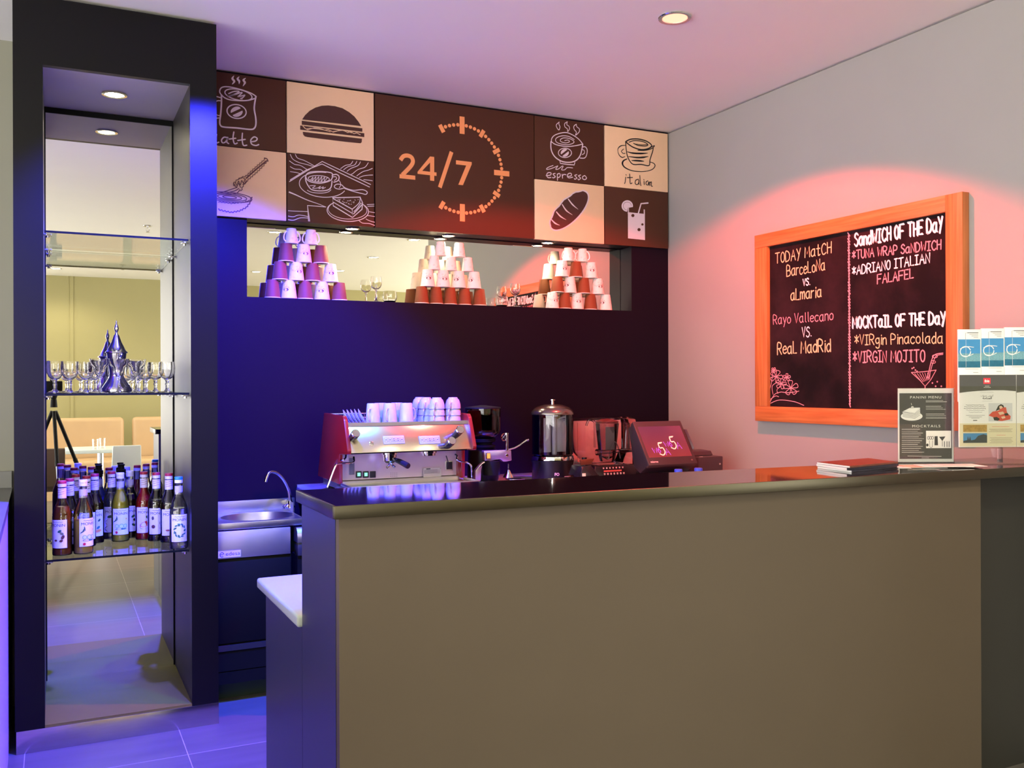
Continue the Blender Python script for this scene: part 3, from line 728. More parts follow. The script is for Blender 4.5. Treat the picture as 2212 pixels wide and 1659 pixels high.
def bp(x, y, Y=3.986): return U(660 + x / 5.267, 840 + y / 5.267, Y=Y)
wpart('splash_panel', MB().box(EX0, EX1, 3.987, 3.9895, 0.942, 1.063), mat('splash_steel', (216, 198, 204), 0.3, 0.55, var=0.03, scale=12), t)
for i, x in enumerate((603, 683, 763)):
    a0, a1 = bp(x - 32, 1012), bp(x + 32, 935)
    s_ = wpart('rocker_switch', MB().box(a0.x, a1.x, 3.980, 3.9865, a0.z, a1.z, 0.001), M_ink, t)
    if i < 2:
        a0, a1 = bp(x - 17, 992), bp(x + 17, 952)
        wpart('switch_light', MB().box(a0.x, a1.x, 3.9785, 3.9798, a0.z, a1.z), mat('switch_green', (120, 240, 170), 0.4, emit=1.2, var=0), s_)
b = MB()
for i in range(4):
    for j in range(3):
        p = bp(972 + i * 22, 958 + j * 20); b.cyl(p, p + Vector((0, -.0012, 0)), 0.0013, n=8)
wpart('vent_holes', b, M_ink, t)
a0, a1 = bp(497, 978), bp(555, 785)
wpart('sight_glass', MB().box(a0.x, a1.x, 3.9815, 3.9865, a0.z, a1.z, 0.0022), mat('gauge_grey', (108, 104, 118), 0.2), t)
a0, a1 = bp(1340, 1022, 3.975), bp(1542, 895, 3.975)
pl = wpart('rating_plate', MB().box(a0.x, a1.x, 3.974, 3.9755, a0.z, a1.z), mat('plate_silver', (196, 190, 180), 0.4, 0.4), t)
b = MB()
for i in range(6): b.box(a0.x + .003, a1.x - (.006 if i % 2 else .018), 3.9733, 3.974, a1.z - .0085 - i * .0031, a1.z - .0076 - i * .0031)
b.box(a0.x + .014, a0.x + .034, 3.9733, 3.974, a1.z - .0055, a1.z - .0015)
b.text('CE', lambda x, y: Vector((a1.x - .008 + x, 3.9733, a1.z - .005 + y)), 0.005, 'LEFT')
wpart('print', b, M_ink, pl, smooth=False)
a0, a1 = bp(1590, 928), bp(1672, 815)
wpart('outlet', MB().box(a0.x, a1.x, 3.982, 3.9865, a0.z, a1.z, 0.002), M_steel, t)
wpart('outlet_socket', MB().box(a0.x + .004, a1.x - .004, 3.979, 3.982, a0.z + .005, a1.z - .005, 0.001).tube([bp(1600, 760, 3.97), bp(1625, 850, 3.965), bp(1615, 900, 3.975)], .0025, 8, smooth=True), M_ink, t)
for x in (960, 1400):
    c0 = bp(x, 742, 3.90); c0.z = 1.064
    g = wpart('group_head', MB().lathe([(0, 0), (0.037, 0), (0.037, -0.008), (0.031, -0.010), (0.031, -0.020), (0, -0.020)], c0, 28), M_chrome, t)
    if x == 960:
        pf = wpart('portafilter', MB().lathe([(0, -.0205), (0.029, -.0205), (0.029, -.036), (0.02, -.046), (0, -.047)], c0, 24).tube([c0 + Vector((0, 0, -.046)), c0 + Vector((-.004, -.002, -.058)), c0 + Vector((-.016, -.006, -.066))], 0.005, 8).tube([c0 + Vector((0.005, 0, -.046)), c0 + Vector((.012, -.002, -.058)), c0 + Vector((.022, -.004, -.066))], 0.005, 8), M_chrome, t)
        wpart('handle', MB().tube([c0 + Vector((0.012, -.022, -.030)), c0 + Vector((.026, -.06, -.038)), c0 + Vector((.042, -.11, -.052))], [0.009, 0.012, 0.013], 14).cyl(c0 + Vector((.042, -.11, -.052)), c0 + Vector((.0435, -.114, -.0533)), 0.012), M_knob, pf)
wpart('steam_wand', MB().tube([bp(460, 750, 3.93), bp(455, 785, 3.92), bp(430, 808, 3.91), bp(400, 812, 3.92)], 0.004, 8, smooth=True).tube([bp(548, 775, 3.95), bp(548, 830, 3.93), bp(500, 843, 3.90), bp(395, 850, 3.88), bp(352, 862, 3.87), bp(322, 920, 3.87), bp(290, 1005, 3.87), bp(248, 1120, 3.87)], 0.0045, 8, smooth=True), M_chrome, t)
wpart('steam_wand', MB().tube([bp(1700, 745, 3.93), bp(1725, 765, 3.92), bp(1722, 800, 3.91), bp(1760, 825, 3.90), bp(1840, 842, 3.89), bp(1885, 880, 3.88), bp(1893, 960, 3.88), bp(1893, 1045, 3.88)], 0.0042, 8, smooth=True), M_chrome, t)
wpart('drip_tray', MB().box(EX0 - .012, EX1 + .012, 3.748, 3.985, 0.912, 0.926, 0.002).box(EX0 - .012, EX1 + .012, 3.748, 3.754, 0.926, 0.938, 0.001).box(EX0 - .012, EX0 - .006, 3.754, 3.92, 0.926, 0.938, 0.001).box(EX1 + .006, EX1 + .012, 3.754, 3.92, 0.926, 0.938, 0.001), M_steelh, t)
wpart('base', MB().box(EX0, EX1, 3.95, 4.25, 0.905, 0.9395), M_steel, t)
for x in (EX0 + .03, EX1 - .03):
    for y in (3.98, 4.22): wpart('foot', MB().cyl((x, y, 0.8702), (x, y, 0.9045), 0.016, 0.014), M_blackm, t)

# mugs and cups on the machine
def mug_proto(label, loc, rotz):
    t = thing('latte_mug', label, 'mug', loc, rotz, 'mugs on the espresso machine')
    part('bowl', MB().lathe([(0, 0.088), (0.024, 0.088), (0.0262, 0.085), (0.0335, 0.002), (0.0330, 0), (0.0310, 0), (0.0305, 0.003), (0.0236, 0.083), (0, 0.084)], n=28), M_porc, t)
    part('handle', MB().tube([(0.028, 0, 0.064), (0.046, 0, 0.060), (0.052, 0, 0.040), (0.047, 0, 0.018), (0.0315, 0, 0.012)], 0.0042, 8, smooth=True), M_porc, t)
    return t
def place(proto, first, loc, rotz, label, group=None):
    o = proto if first else copy_tree(proto)
    o.location = loc; o.rotation_euler = (0, 0, rotz); o['label'] = label
    if group: o['group'] = group
    return o
spots_ = [(768, 3.915, -2.3, 'front row, leftmost beside the saucers'), (957, 3.915, -2.2, 'front row, middle one with its handle forward'), (1146, 3.915, 0.4, 'front row, rightmost beside the stacked cups'),
          (850, 3.985, 1.4, 'second row, behind the left pair of mugs'), (1040, 3.985, 1.3, 'second row, behind the right pair of mugs')]
pm = None
for i, (x, y, r, wh) in enumerate(spots_):
    p = U(660 + x / 5.267, 840 + 405 / 5.267, Y=y); loc = (p.x, y, 1.1905)
    lb = 'white upturned mug on the espresso machine, ' + wh
    if pm is None: pm = mug_proto(lb, loc, r); ROOTM[pm]
    else: place(pm, False, loc, r, lb)
def cup_proto(label, loc, rotz):
    t = thing('coffee_cup', label, 'cup', loc, rotz, 'stacked cups on the espresso machine')
    part('bowl', MB().lathe([(0, 0.047), (0.017, 0.047), (0.0175, 0.051), (0.020, 0.051), (0.021, 0.047), (0.0285, 0.039), (0.0345, 0.020), (0.0360, 0.001), (0.0350, 0), (0.0342, 0.001), (0.0328, 0.019), (0.027, 0.036), (0.018, 0.0445), (0, 0.0445)], n=28), M_porc, t)
    part('handle', MB().tube([(0.033, 0, 0.026), (0.047, 0, 0.025), (0.050, 0, 0.014), (0.045, 0, 0.005), (0.0355, 0, 0.005)], 0.0036, 8, smooth=True), M_porc, t)
    return t
pc_ = None
for ci, (x, y, r, wh) in enumerate([(1494, 3.912, -2.25, 'second column from the right'), (1678, 3.912, -2.35, 'right column'), (1375, 3.985, -2.2, 'third column from the right'), (1300, 4.06, -2.2, 'far left column')]):
    for k in range(3):
        p = U(660 + x / 5.267, 840 + 405 / 5.267, Y=y); loc = (p.x, y, 1.1905 + k * 0.0296 + (0.0003 if k else 0))
        lb = 'white coffee cup, %s of its stack on the espresso machine, %s' % (['bottom', 'middle', 'top'][k], wh)
        if pc_ is None: pc_ = cup_proto(lb, loc, r)
        else: place(pc_, False, loc, r + 0.1 * (k - 1), lb)
for i in range(5):
    x = EX0 + 0.014 + i * 0.016
    b = MB().lathe([(0, 0.0), (0.018, 0.0), (0.022, 0.003), (0.036, 0.009), (0.0365, 0.0105), (0.022, 0.0055), (0, 0.003)], (0, 0, 0), 28)
    b.bm.transform(Matrix.Rotation(math.radians(58 + i * 1.2), 4, 'Y')); b.bm.transform(Matrix.Rotation(math.radians(-20), 4, 'Z'))
    zmin = min(v.co.z for v in b.bm.verts)
    o = part('saucer', b, M_porc); o.location = (x, 3.93, 1.1905 - zmin)
    tag(o, 'white saucer leaning on edge left of the mugs, %s from the red side' % ORD[i], 'saucer', 'saucers on the espresso machine')

# ------------------------------------------------------------------ coffee grinder
g = U(1043, 960, Y=4.10); gx, gy = g.x, 4.10
t = thing('coffee_grinder', 'black and steel coffee grinder with a dark bean hopper', 'coffee grinder', (gx, gy, 0.87))
M_gsteel = mat('cast_alloy', (190, 184, 190), 0.33, 0.9, var=0.05)
wpart('base', MB().box(gx - .085, gx + .085, gy - .13, gy + .09, 0.8702, 0.888, 0.004).lathe([(0.07, 0.0), (0.076, 0.02), (0.07, 0.155), (0.05, 0.165), (0, 0.165)], (gx, gy, 0.888), 28), M_black, t)
wpart('collar', MB().lathe([(0, 1.053), (0.055, 1.053), (0.06, 1.060), (0.06, 1.066), (0.045, 1.070), (0.045, 1.078), (0.060, 1.084), (0.062, 1.100), (0, 1.100)], (gx, gy, 0), 28), M_blackm, t)
wpart('hopper', MB().lathe([(0.045, 1.1005), (0.064, 1.106), (0.083, 1.125), (0.086, 1.14), (0.086, 1.243), (0.083, 1.243), (0.083, 1.14), (0.080, 1.128), (0.062, 1.110), (0.045, 1.104)], (gx, gy, 0), 36), thin_glass('smoked_hopper', (0.25, 0.27, 0.36), 1.6), t)
wpart('beans', MB().lathe([(0, 1.108), (0.058, 1.109), (0.078, 1.128), (0.081, 1.14), (0.081, 1.205), (0.05, 1.212), (0, 1.216)], (gx, gy, 0), 36), mat('coffee_beans', (38, 24, 20), 0.35, var=0.6, scale=160, bump=0.9), t, kind='stuff')
wpart('hopper_lid', MB().lathe([(0, 1.2585), (0.014, 1.2585), (0.03, 1.256), (0.086, 1.249), (0.0875, 1.2435), (0, 1.2435)], (gx, gy, 0), 36), M_blackm, t)
fr = U(1047, 972, Y=3.985)
def gp(x, y, Y=3.985): return U(980 + x / 5.267, 840 + y / 5.267, Y=Y)
b = MB().prism([gp(345, 705), gp(560, 697), gp(655, 697), gp(662, 815), gp(600, 828), gp(565, 828), gp(535, 800), gp(470, 812), gp(420, 826), gp(355, 818)], (0, 0.03, 0), 0.003)
b.prism([gp(300, 870, 3.99), gp(345, 828, 3.99), gp(400, 822, 3.99), gp(330, 860, 3.99), gp(315, 930, 3.99), gp(310, 1050, 3.99), gp(245, 1050, 3.99), gp(250, 930, 3.99)], (0, 0.025, 0), 0.003)
wpart('front_housing', b, M_gsteel, t)
a0, a1 = gp(368, 795), gp(412, 727)
sw = wpart('power_switch', MB().box(a0.x, a1.x, 3.980, 3.985, a0.z, a1.z, 0.001), M_ink, t)
wpart('switch_light', MB().box(a0.x + .0025, a1.x - .0015, 3.978, 3.9798, a0.z + .002, a1.z - .002), mat('switch_amber', (250, 150, 40), 0.4, emit=0.9, var=0), sw)
p = gp(605, 755)
wpart('badge', MB().lathe([(0, 0), (0.007, 0), (0.007, 0.002), (0, 0.003)], p, 18, (0, -1, 0)), M_chrome, t)
wpart('doser', MB().cyl(gp(430, 905, 4.0) + Vector((0, 0, -.03)), gp(430, 905, 4.0) + Vector((0, 0, .035)), 0.04, n=28), M_blackm, t)
b = MB().tube([gp(605, 700), gp(605, 600), gp(605, 515)], 0.007, 10).cyl(gp(605, 515), gp(605, 500), 0.009)
b.tube([gp(625, 690), gp(690, 672), gp(760, 635), gp(835, 582)], 0.0045, 8).lathe([(0, -.008), (.008, 0), (0, .008)], gp(845, 580), 12)
wpart('doser_lever', b, M_chrome, t)
wpart('dose_dial', MB().lathe([(0.014, 0), (0.019, 0.001), (0.019, 0.005), (0.014, 0.006), (0.014, 0)], gp(567, 548), 24, (0.3, -1, 0)).tube([gp(545, 520), gp(590, 575)], .0015, 6).tube([gp(590, 520), gp(545, 575)], .0015, 6), M_chrome, t)
wpart('funnel', MB().cyl(gp(622, 850), gp(622, 920), 0.003).lathe([(0.006, 0), (0.0255, -0.034), (0.0265, -0.036), (0.0245, -0.036), (0.005, -0.002)], gp(622, 920), 24), M_chrome, t)
wpart('portafilter_rest', MB().box(gp(585, 0).x, gp(760, 0).x, 3.94, 3.99, gp(600, 1022).z - .003, gp(600, 1022).z, 0.001), M_chrome, t)

# ------------------------------------------------------------------ drinking chocolate dispenser
g = U(1193.5, 960, Y=4.10); gx, gy = g.x, 4.10
t = thing('hot_drink_dispenser', 'round clear hot drink dispenser with domed lid and black base', 'drink dispenser', (gx, gy, 0.87))
base = wpart('base', MB().lathe([(0, 0.0), (0.102, 0.0), (0.104, 0.006), (0.102, 0.085), (0.106, 0.105), (0.106, 0.112), (0, 0.112)], (gx, gy, 0.8702), 40), mat('black_plastic', (20, 19, 24), 0.3, var=0), t)
wpart('lettering', MB().text('FO', lambda x, y: Vector((gx, gy, 0)) + Vector((0.1035 * math.sin((x - .03) / 0.1035), -0.1035 * math.cos((x - .03) / 0.1035), 0.912 + y)), 0.019, 'CENTER', bold=0.0006)
      .ribbon([Vector((gx + 0.1037 * math.sin(a), gy - 0.1037 * math.cos(a), 0.906)) for a in (.10, .2, .3, .4, .5)], (0.3, -0.95, 0), 0.0022)
      .ribbon([Vector((gx + 0.1037 * math.sin(a), gy - 0.1037 * math.cos(a), 0.901)) for a in (.22, .3, .38)], (0.3, -0.95, 0), 0.0014), M_pale, base, smooth=False)
wpart('steel_ring', MB().lathe([(0.103, 0), (0.107, 0.001), (0.107, 0.006), (0.104, 0.02), (0.09, 0.024), (0.09, 0)], (gx, gy, 0.9825), 40), M_chrome, t)
wpart('tank', MB().lathe([(0, 1.007), (0.098, 1.007), (0.1025, 1.012), (0.1025, 1.207), (0.0995, 1.207), (0.0995, 1.014), (0, 1.012)], (gx, gy, 0), 48), thin_glass('tank_glass', (0.90, 0.90, 0.93), 1.3), t)
M_paddle = mat('paddle_grey', (186, 182, 184), 0.4, 0.1, var=0.1)
wpart('stirring_paddle', MB().cyl((gx + .01, gy, 1.0125), (gx + .01, gy, 1.196), 0.013).box(gx + 0.01, gx + .085, gy - .006, gy + .004, 1.02, 1.185, 0.003).box(gx - .05, gx - .01, gy - .004, gy + .004, 1.02, 1.19, 0.002).tube([(gx + .02, gy - .03, 1.185), (gx + .05, gy - .035, 1.195), (gx + .07, gy - .03, 1.182), (gx + .05, gy - .03, 1.170)], .005, 8, smooth=True), M_paddle, t)
lid = wpart('domed_lid', MB().lathe([(0.106, 1.2075), (0.107, 1.213), (0.1, 1.228), (0.08, 1.244), (0.045, 1.256), (0.012, 1.259), (0, 1.2592), (0, 1.2075)], (gx, gy, 0), 40), mat('lid_metal', (130, 126, 122), 0.22, 0.9, var=0.03), t)
wpart('lid_knob', MB().lathe([(0, 0), (0.008, 0), (0.008, 0.015), (0.014, 0.018), (0.014, 0.023), (0, 0.025)], (gx, gy, 1.2594), 20), M_chrome, lid)
tap = wpart('tap', MB().cyl((gx + .09, gy - .06, 0.955), (gx + .135, gy - .09, 0.955), 0.016).cyl((gx + .13, gy - .09, 0.995), (gx + .13, gy - .09, 0.915), 0.013, 0.010), M_knob, t)
wpart('tap_lever', MB().hexa([(gx + .10, gy - .112, 0.958), (gx + .158, gy - .112, 0.962), (gx + .158, gy - .10, 0.962), (gx + .10, gy - .10, 0.958), (gx + .088, gy - .122, 0.986), (gx + .17, gy - .122, 0.99), (gx + .17, gy - .112, 0.99), (gx + .088, gy - .112, 0.986)], 0.002), mat('lever_wood', (120, 62, 44), 0.4), tap)

# ------------------------------------------------------------------ blender in its clear sound hood
t = thing('blender', 'countertop blender with a jug inside a clear hinged hood', 'blender', (2.5, 4.12, 0.87))
def ep(x, y, Y=4.12): return U(980 + x / 5.267, 840 + y / 5.267, Y=Y)
M_hood = thin_glass('hood_plastic', (0.93, 0.92, 0.95), 1.7)
A, B_ = ep(1455, 770), ep(2035, 345)
X0, X1 = A.x, B_.x; Z1 = ep(1750, 320).z; Z0 = ep(1750, 700).z; Zb = ep(1700, 860).z
oc = [(X0, Z0), (X0, Z1 - .03), (X0 + .02, Z1 - .006), (X0 + .05, Z1), (X1 - .04, Z1), (X1 - .008, Z1 - .012), (X1, Z1 - .04), (X1, Z0), (X1 - .02, Z0 - .02), (X1 - .045, Zb), (X0 + .075, Zb), (X0 + .03, Z0 - .03)]
b = MB().prism([(x, 4.08, z) for x, z in oc], (0, 0.15, 0), 0.004)
for z in (Z0 - .004,):
    b.tube([(X0 + .07, 4.077, z), (X1 - .012, 4.077, z + .004)], 0.010, 12); b.tube([(X0 + .062, 4.077, z), (X0 + .078, 4.077, z)], 0.016, 14); b.tube([(X1 - .02, 4.077, z + .004), (X1 - .004, 4.077, z + .004)], 0.015, 14)
b.tube([(X0 + .055, 4.079, Z0 + .02), (X0 + .055, 4.079, Z1 - .05), (X0 + .05, 4.079, Z1 - .02), (X0 + .02, 4.079, Z1 - .012), (X0 + .004, 4.079, Z1 - .04)], 0.006, 8, smooth=True)
wpart('hood', b, M_hood, t)
jx = (X0 + X1) / 2 + .02
wpart('jug', MB().lathe([(0, Zb + .012), (0.038, Zb + .012), (0.045, Zb + .04), (0.062, Z1 - .035), (0.059, Z1 - .035), (0.042, Zb + .04), (0, Zb + .018)], (jx, 4.155, 0), 24), thin_glass('jug_plastic', (0.86, 0.83, 0.85), 1.6), t)
wpart('jug_lid', MB().lathe([(0, Z1 - .034), (0.058, Z1 - .034), (0.06, Z1 - .024), (0.03, Z1 - .012), (0, Z1 - .010)], (jx, 4.155, 0), 24), mat('lid_rubber', (110, 52, 54), 0.5), t)
wpart('jug_scale', MB().box(jx - .045, jx + .01, 4.098, 4.099, Z0, Z1 - .05).tube([(jx - .03, 4.092, Zb + .03), (jx - .015, 4.090, Z0 + .02), (jx + .005, 4.090, Z0 + .045), (jx + .025, 4.090, Z0 + .02), (jx + .04, 4.092, Zb + .03)], 0.003, 6, smooth=True), mat('jug_grey', (150, 132, 136), 0.4), t)
wpart('motor_base', MB().hexa([(X0 + .02, 4.045, 0.8702), (X1 + .01, 4.045, 0.8702), (X1 + .01, 4.26, 0.8702), (X0 + .02, 4.26, 0.8702), (X0 + .05, 4.07, Zb - .002), (X1 - .01, 4.07, Zb - .002), (X1 - .01, 4.24, Zb - .002), (X0 + .05, 4.24, Zb - .002)], 0.006), M_knob, t)
b = MB(); fpn_ = Vector((0, -0.9, 0.43))
kx0, kx1 = ep(1705, 900, 4.05).x, ep(1960, 900, 4.05).x
for r in range(2):
    for i in range(7):
        x = kx0 + (kx1 - kx0) * (i + .5) / 7; z = ep(1800, 905 + r * 62, 4.05).z; y = 4.043 + (z - 0.8702) / max(.01, Zb - .8722) * .03
        b.box(x - .0042, x + .0042, y - .003, y + .002, z - .0048, z + .0048, 0.0008)
wpart('keys', b, mat('key_grey', (196, 184, 190), 0.4, var=0), t)
z = ep(1800, 938, 4.05).z; y = 4.043 + (z - 0.8702) / max(.01, Zb - .8722) * .03
wpart('display', MB().box(kx0 + .008, kx1 - .02, y - .002, y + .003, z - .005, z + .005), mat('display_red', (200, 90, 84), 0.4, emit=0.12, var=0), t)

for i, (u0, u1, v0, v1, Y_) in enumerate([(1237, 1247, 909, 975, 4.40), (1248, 1366, 906, 975, 4.42)]):
    p0, p1 = U(u0, v1, Y=Y_), U(u1, v0, Y=Y_)
    t = thing('carton', ['narrow pale carton at the wall behind the drink dispenser', 'wide pale carton at the wall behind the blender hood'][i], 'carton', (p0.x, Y_, 0.87))
    wpart('box', MB().box(p0.x, p1.x, Y_, 4.47, 0.8702, p1.z - .004, 0.001), mat('carton_board', (205, 178, 168), 0.6), t)
    wpart('lid_flap', MB().box(p0.x - .0008, p1.x + .0008, Y_ - .0008, 4.4705, p1.z - .012, p1.z - .003), mat('carton_flap', (214, 190, 182), 0.6), t)
b = MB().hexa([ep(1445, 1000, 3.80), ep(1655, 985, 3.80), ep(1655, 985, 3.80) + Vector((0, .12, 0)), ep(1445, 1000, 3.80) + Vector((0, .12, 0)), ep(1462, 880, 3.82), ep(1560, 868, 3.82), ep(1600, 900, 3.82) + Vector((0, .1, 0)), ep(1462, 880, 3.82) + Vector((0, .1, 0))], 0.004)
t = thing('card_terminal', 'small black card terminal before the blender', 'card terminal', (ep(1550, 990, 3.82).x, 3.82, 0.87))
b.box(ep(1460, 0, 3.82).x, ep(1640, 0, 3.82).x, 3.81, 3.90, 0.8702, ep(1550, 985, 3.80).z)
wpart('housing', b, M_knob, t)
p0, p1 = ep(1462, 995, 3.795), ep(1500, 960, 3.795)
wpart('label', MB().box(p0.x, p1.x, 3.793, 3.7945, p0.z, p1.z), M_paper, t)

# ------------------------------------------------------------------ till screen and printer
def sp(x, y, **k): return U(1220 + x / 5.267, 860 + y / 5.267, **k)
BL, BR = sp(962, 772, Y=3.74), sp(1515, 735, Y=3.74)
xL, xR = BL.x, BR.x
zb = (BL.z + BR.z) / 2
TLp = sp(772, 265, X=xL); yT, zT = TLp.y, TLp.z
t = thing('pos_terminal', 'dark touch screen till with a glowing pink display', 'till', (xL, 3.74, 0.87))
upv = Vector((0, yT - 3.74, zT - zb)); LN = upv.length; upn = upv / LN; nn = Vector((0, -upn.z, upn.y))
def scr(a, b_, o=0.0): return Vector((xL + (xR - xL) * a, 3.74, zb)) + upn * (LN * b_) + nn * o
M_till = mat('till_grey', (68, 52, 58), 0.4, var=0.05)
wpart('bezel', MB().hexa([scr(0, 0, -.03), scr(1, 0, -.03), scr(1, 0), scr(0, 0), scr(0, 1, -.03), scr(1, 1, -.03), scr(1, 1), scr(0, 1)], 0.005), M_till, t)
mS = bpy.data.materials.new('till_screen'); mS.use_nodes = True
nt = mS.node_tree; bs = nt.nodes['Principled BSDF']; tc = nt.nodes.new('ShaderNodeTexCoord'); sx_ = nt.nodes.new('ShaderNodeSeparateXYZ'); rp = nt.nodes.new('ShaderNodeValToRGB')
nt.links.new(tc.outputs['Generated'], sx_.inputs[0]); nt.links.new(sx_.outputs['Z'], rp.inputs[0])
rp.color_ramp.elements[0].color = lin((190, 62, 66)); rp.color_ramp.elements[1].color = lin((150, 62, 92))
nt.links.new(rp.outputs[0], bs.inputs['Emission Color']); bs.inputs['Emission Strength'].default_value = 0.6; bs.inputs['Base Color'].default_value = (0.02, 0.01, 0.01, 1); bs.inputs['Roughness'].default_value = 0.12
scn = wpart('screen', MB().hexa([scr(.055, .17, -.004), scr(.94, .17, -.004), scr(.94, .17, .0006), scr(.055, .17, .0006), scr(.055, .87, -.004), scr(.94, .87, -.004), scr(.94, .87, .0006), scr(.055, .87, .0006)]), mS, t, label='glowing pink screen with a twice repeated swirl mark')
b = MB(); b2 = MB()
for ax, ay in ((0.30, 0.24), (0.58, 0.37)):
    def sc(x, y): return scr(ax + x, ay + y * 1.35, .0012)
    b.ribbon([sc(*q) for q in ((.10, .18), (.04, .17), (.045, .10), (.10, .10), (.115, .03), (.06, -.02), (.0, 0.0))], nn, 0.006); b.ribbon([sc(.045, .185), sc(.12, .19)], nn, 0.005)
    b2.ribbon([sc(*q) for q in ((-.12, .10), (-.10, .02), (-.075, .08), (-.055, .02), (-.03, .10))], nn, 0.004, smooth=False)
    b2.ribbon([sc(*q) for q in ((.02, .11), (-.015, .06), (.0, .02), (.03, .04), (.015, .075), (-.01, .06))], nn, 0.004)
    b2.ribbon([sc(*q) for q in ((.12, -.02), (.165, .09), (.21, -.02))], nn, 0.004, smooth=False); b2.ribbon([sc(.135, .025), sc(.195, .025)], nn, 0.003)
wpart('numeral_five', b, mat('screen_cream', (250, 220, 200), 0.5, emit=0.4, var=0), scn, smooth=False)
wpart('letters', b2, mat('screen_violet', (150, 80, 210), 0.5, emit=0.5, var=0), scn, smooth=False)
wpart('maker_mark', MB().text('micros', lambda x, y: scr(.05, .055, .0008) + Vector((x, 0, 0)) + upn * y, 0.016, 'LEFT', bold=.0004), M_pale, t, smooth=False)
p = scr(.90, .075)
wpart('power_button', MB().lathe([(0, 0), (0.005, 0), (0.005, 0.0015), (0, 0.002)], p, 16, nn), M_chrome, t)
wpart('side_housing', MB().prism([scr(-.004, .02, -.004), scr(-.004, .98, -.004), scr(-.004, .95, -.05), scr(-.004, .25, -.12), scr(-.004, .03, -.09)], ((xR - xL) * 1.008, 0, 0), 0.004), mat('till_dark', (44, 38, 52), 0.4, var=0.05), t)
wpart('stand', MB().box(xL + .02, xR - .02, 3.78, 4.0, 0.8702, 0.9, 0.006).box(xL + .06, xR - .06, 3.83, 3.95, 0.9, 0.98, 0.004), M_knob, t)
wpart('card_reader', MB().prism([scr(1.005, .30, -.024), scr(1.005, .80, -.024), scr(1.03, .76, -.010), scr(1.03, .32, -.010)], nn * 0.02, 0.002), M_till, t)
Q0, Q1 = sp(1520, 800, Y=3.84), sp(1800, 660, Y=3.84)
t = thing('receipt_printer', 'black receipt printer right of the till', 'printer', (Q0.x, 3.84, 0.87))
zt_ = Q1.z
wpart('body', MB().box(Q0.x, min(Q1.x, 3.20), 3.84, 4.02, 0.8702, zt_, 0.005), M_till, t)
wpart('cover', MB().hexa([(Q0.x + .004, 3.915, zt_), (Q1.x - .004, 3.915, zt_), (Q1.x - .004, 4.016, zt_), (Q0.x + .004, 4.016, zt_), (Q0.x + .006, 3.93, zt_ + .022), (Q1.x - .006, 3.93, zt_ + .022), (Q1.x - .006, 4.01, zt_ + .026), (Q0.x + .006, 4.01, zt_ + .026)], 0.003), M_till, t)
wpart('paper_slot', MB().box(Q0.x + .012, Q1.x - .03, 3.895, 3.912, zt_ + .0003, zt_ + .0022), M_ink, t)
wpart('receipt', MB().box(Q0.x + .015, Q0.x + .035, 3.848, 3.852, zt_ + .0004, zt_ + .002), M_paper, t)
p = sp(1765, 748, Y=3.838)
wpart('feed_button', MB().lathe([(0.0028, 0), (0.0042, 0), (0.0042, .001), (0.0028, .001), (0.0028, 0)], p, 16, (0, -1, 0)), M_paper, t)
for i, (x0_, x1_, y0_, dy) in enumerate([(1805, 1835, 690, 4.06), (1842, 1875, 725, 4.03)]):
    p0, p1 = sp(x0_, y0_, Y=dy), sp(x1_, y0_ + 15, Y=dy)
    o = part('paper_slip', MB().hexa([(p0.x - .004, dy, 0.8702), (p1.x - .004, dy, 0.8702), (p1.x - .004, dy + .0035, 0.8702), (p0.x - .004, dy + .0035, 0.8702), (p0.x, dy + .015, p0.z), (min(p1.x, 3.212), dy + .015, p1.z), (min(p1.x, 3.212), dy + .0185, p1.z), (p0.x, dy + .0185, p0.z)]), M_paper)
    tag(o, ['pale paper slips standing just right of the receipt printer', 'pale paper slip nearest the pink wall beside the printer'][i], 'paper', 'slips by the printer')
M_cap = mat('blue_cap', (60, 70, 220), 0.35, var=0)
for i, (x, y, rr) in enumerate([(1293, 808, 45), (1520, 795, 47)]):
    p = sp(x, y + 30, Y=2.747)
    r = rr / 5.267 / 2021 * (p.x * math.sin(YAW) + 2.747 * math.cos(YAW))
    zc = sp(x, y, Y=2.747).z
    t = thing('water_bottle', ['water bottle whose blue cap shows over the bar, left of two', 'water bottle whose blue cap shows over the bar, right of two'][i], 'bottle', (p.x, 2.747, 0.7299), group='water bottles on the prep counter')
    wpart('body', MB().lathe([(0, 0.0), (0.026, 0.0), (0.031, 0.006), (0.031, 0.10), (0.029, 0.11), (0.031, 0.12), (0.031, zc - 0.7299 - .085), (0.022, zc - 0.7299 - .045), (r * .8, zc - 0.7299 - .02), (0, zc - 0.7299 - .02)], (p.x, 2.747, 0.7299), 24), thin_glass('pet', (0.85, 0.9, 0.97), 1.2), t)
    wpart('cap', MB().lathe([(0, -.019), (r, -.019), (r, -.002), (r * .9, 0), (0, 0)], (p.x, 2.747, zc), 24), M_cap, t)

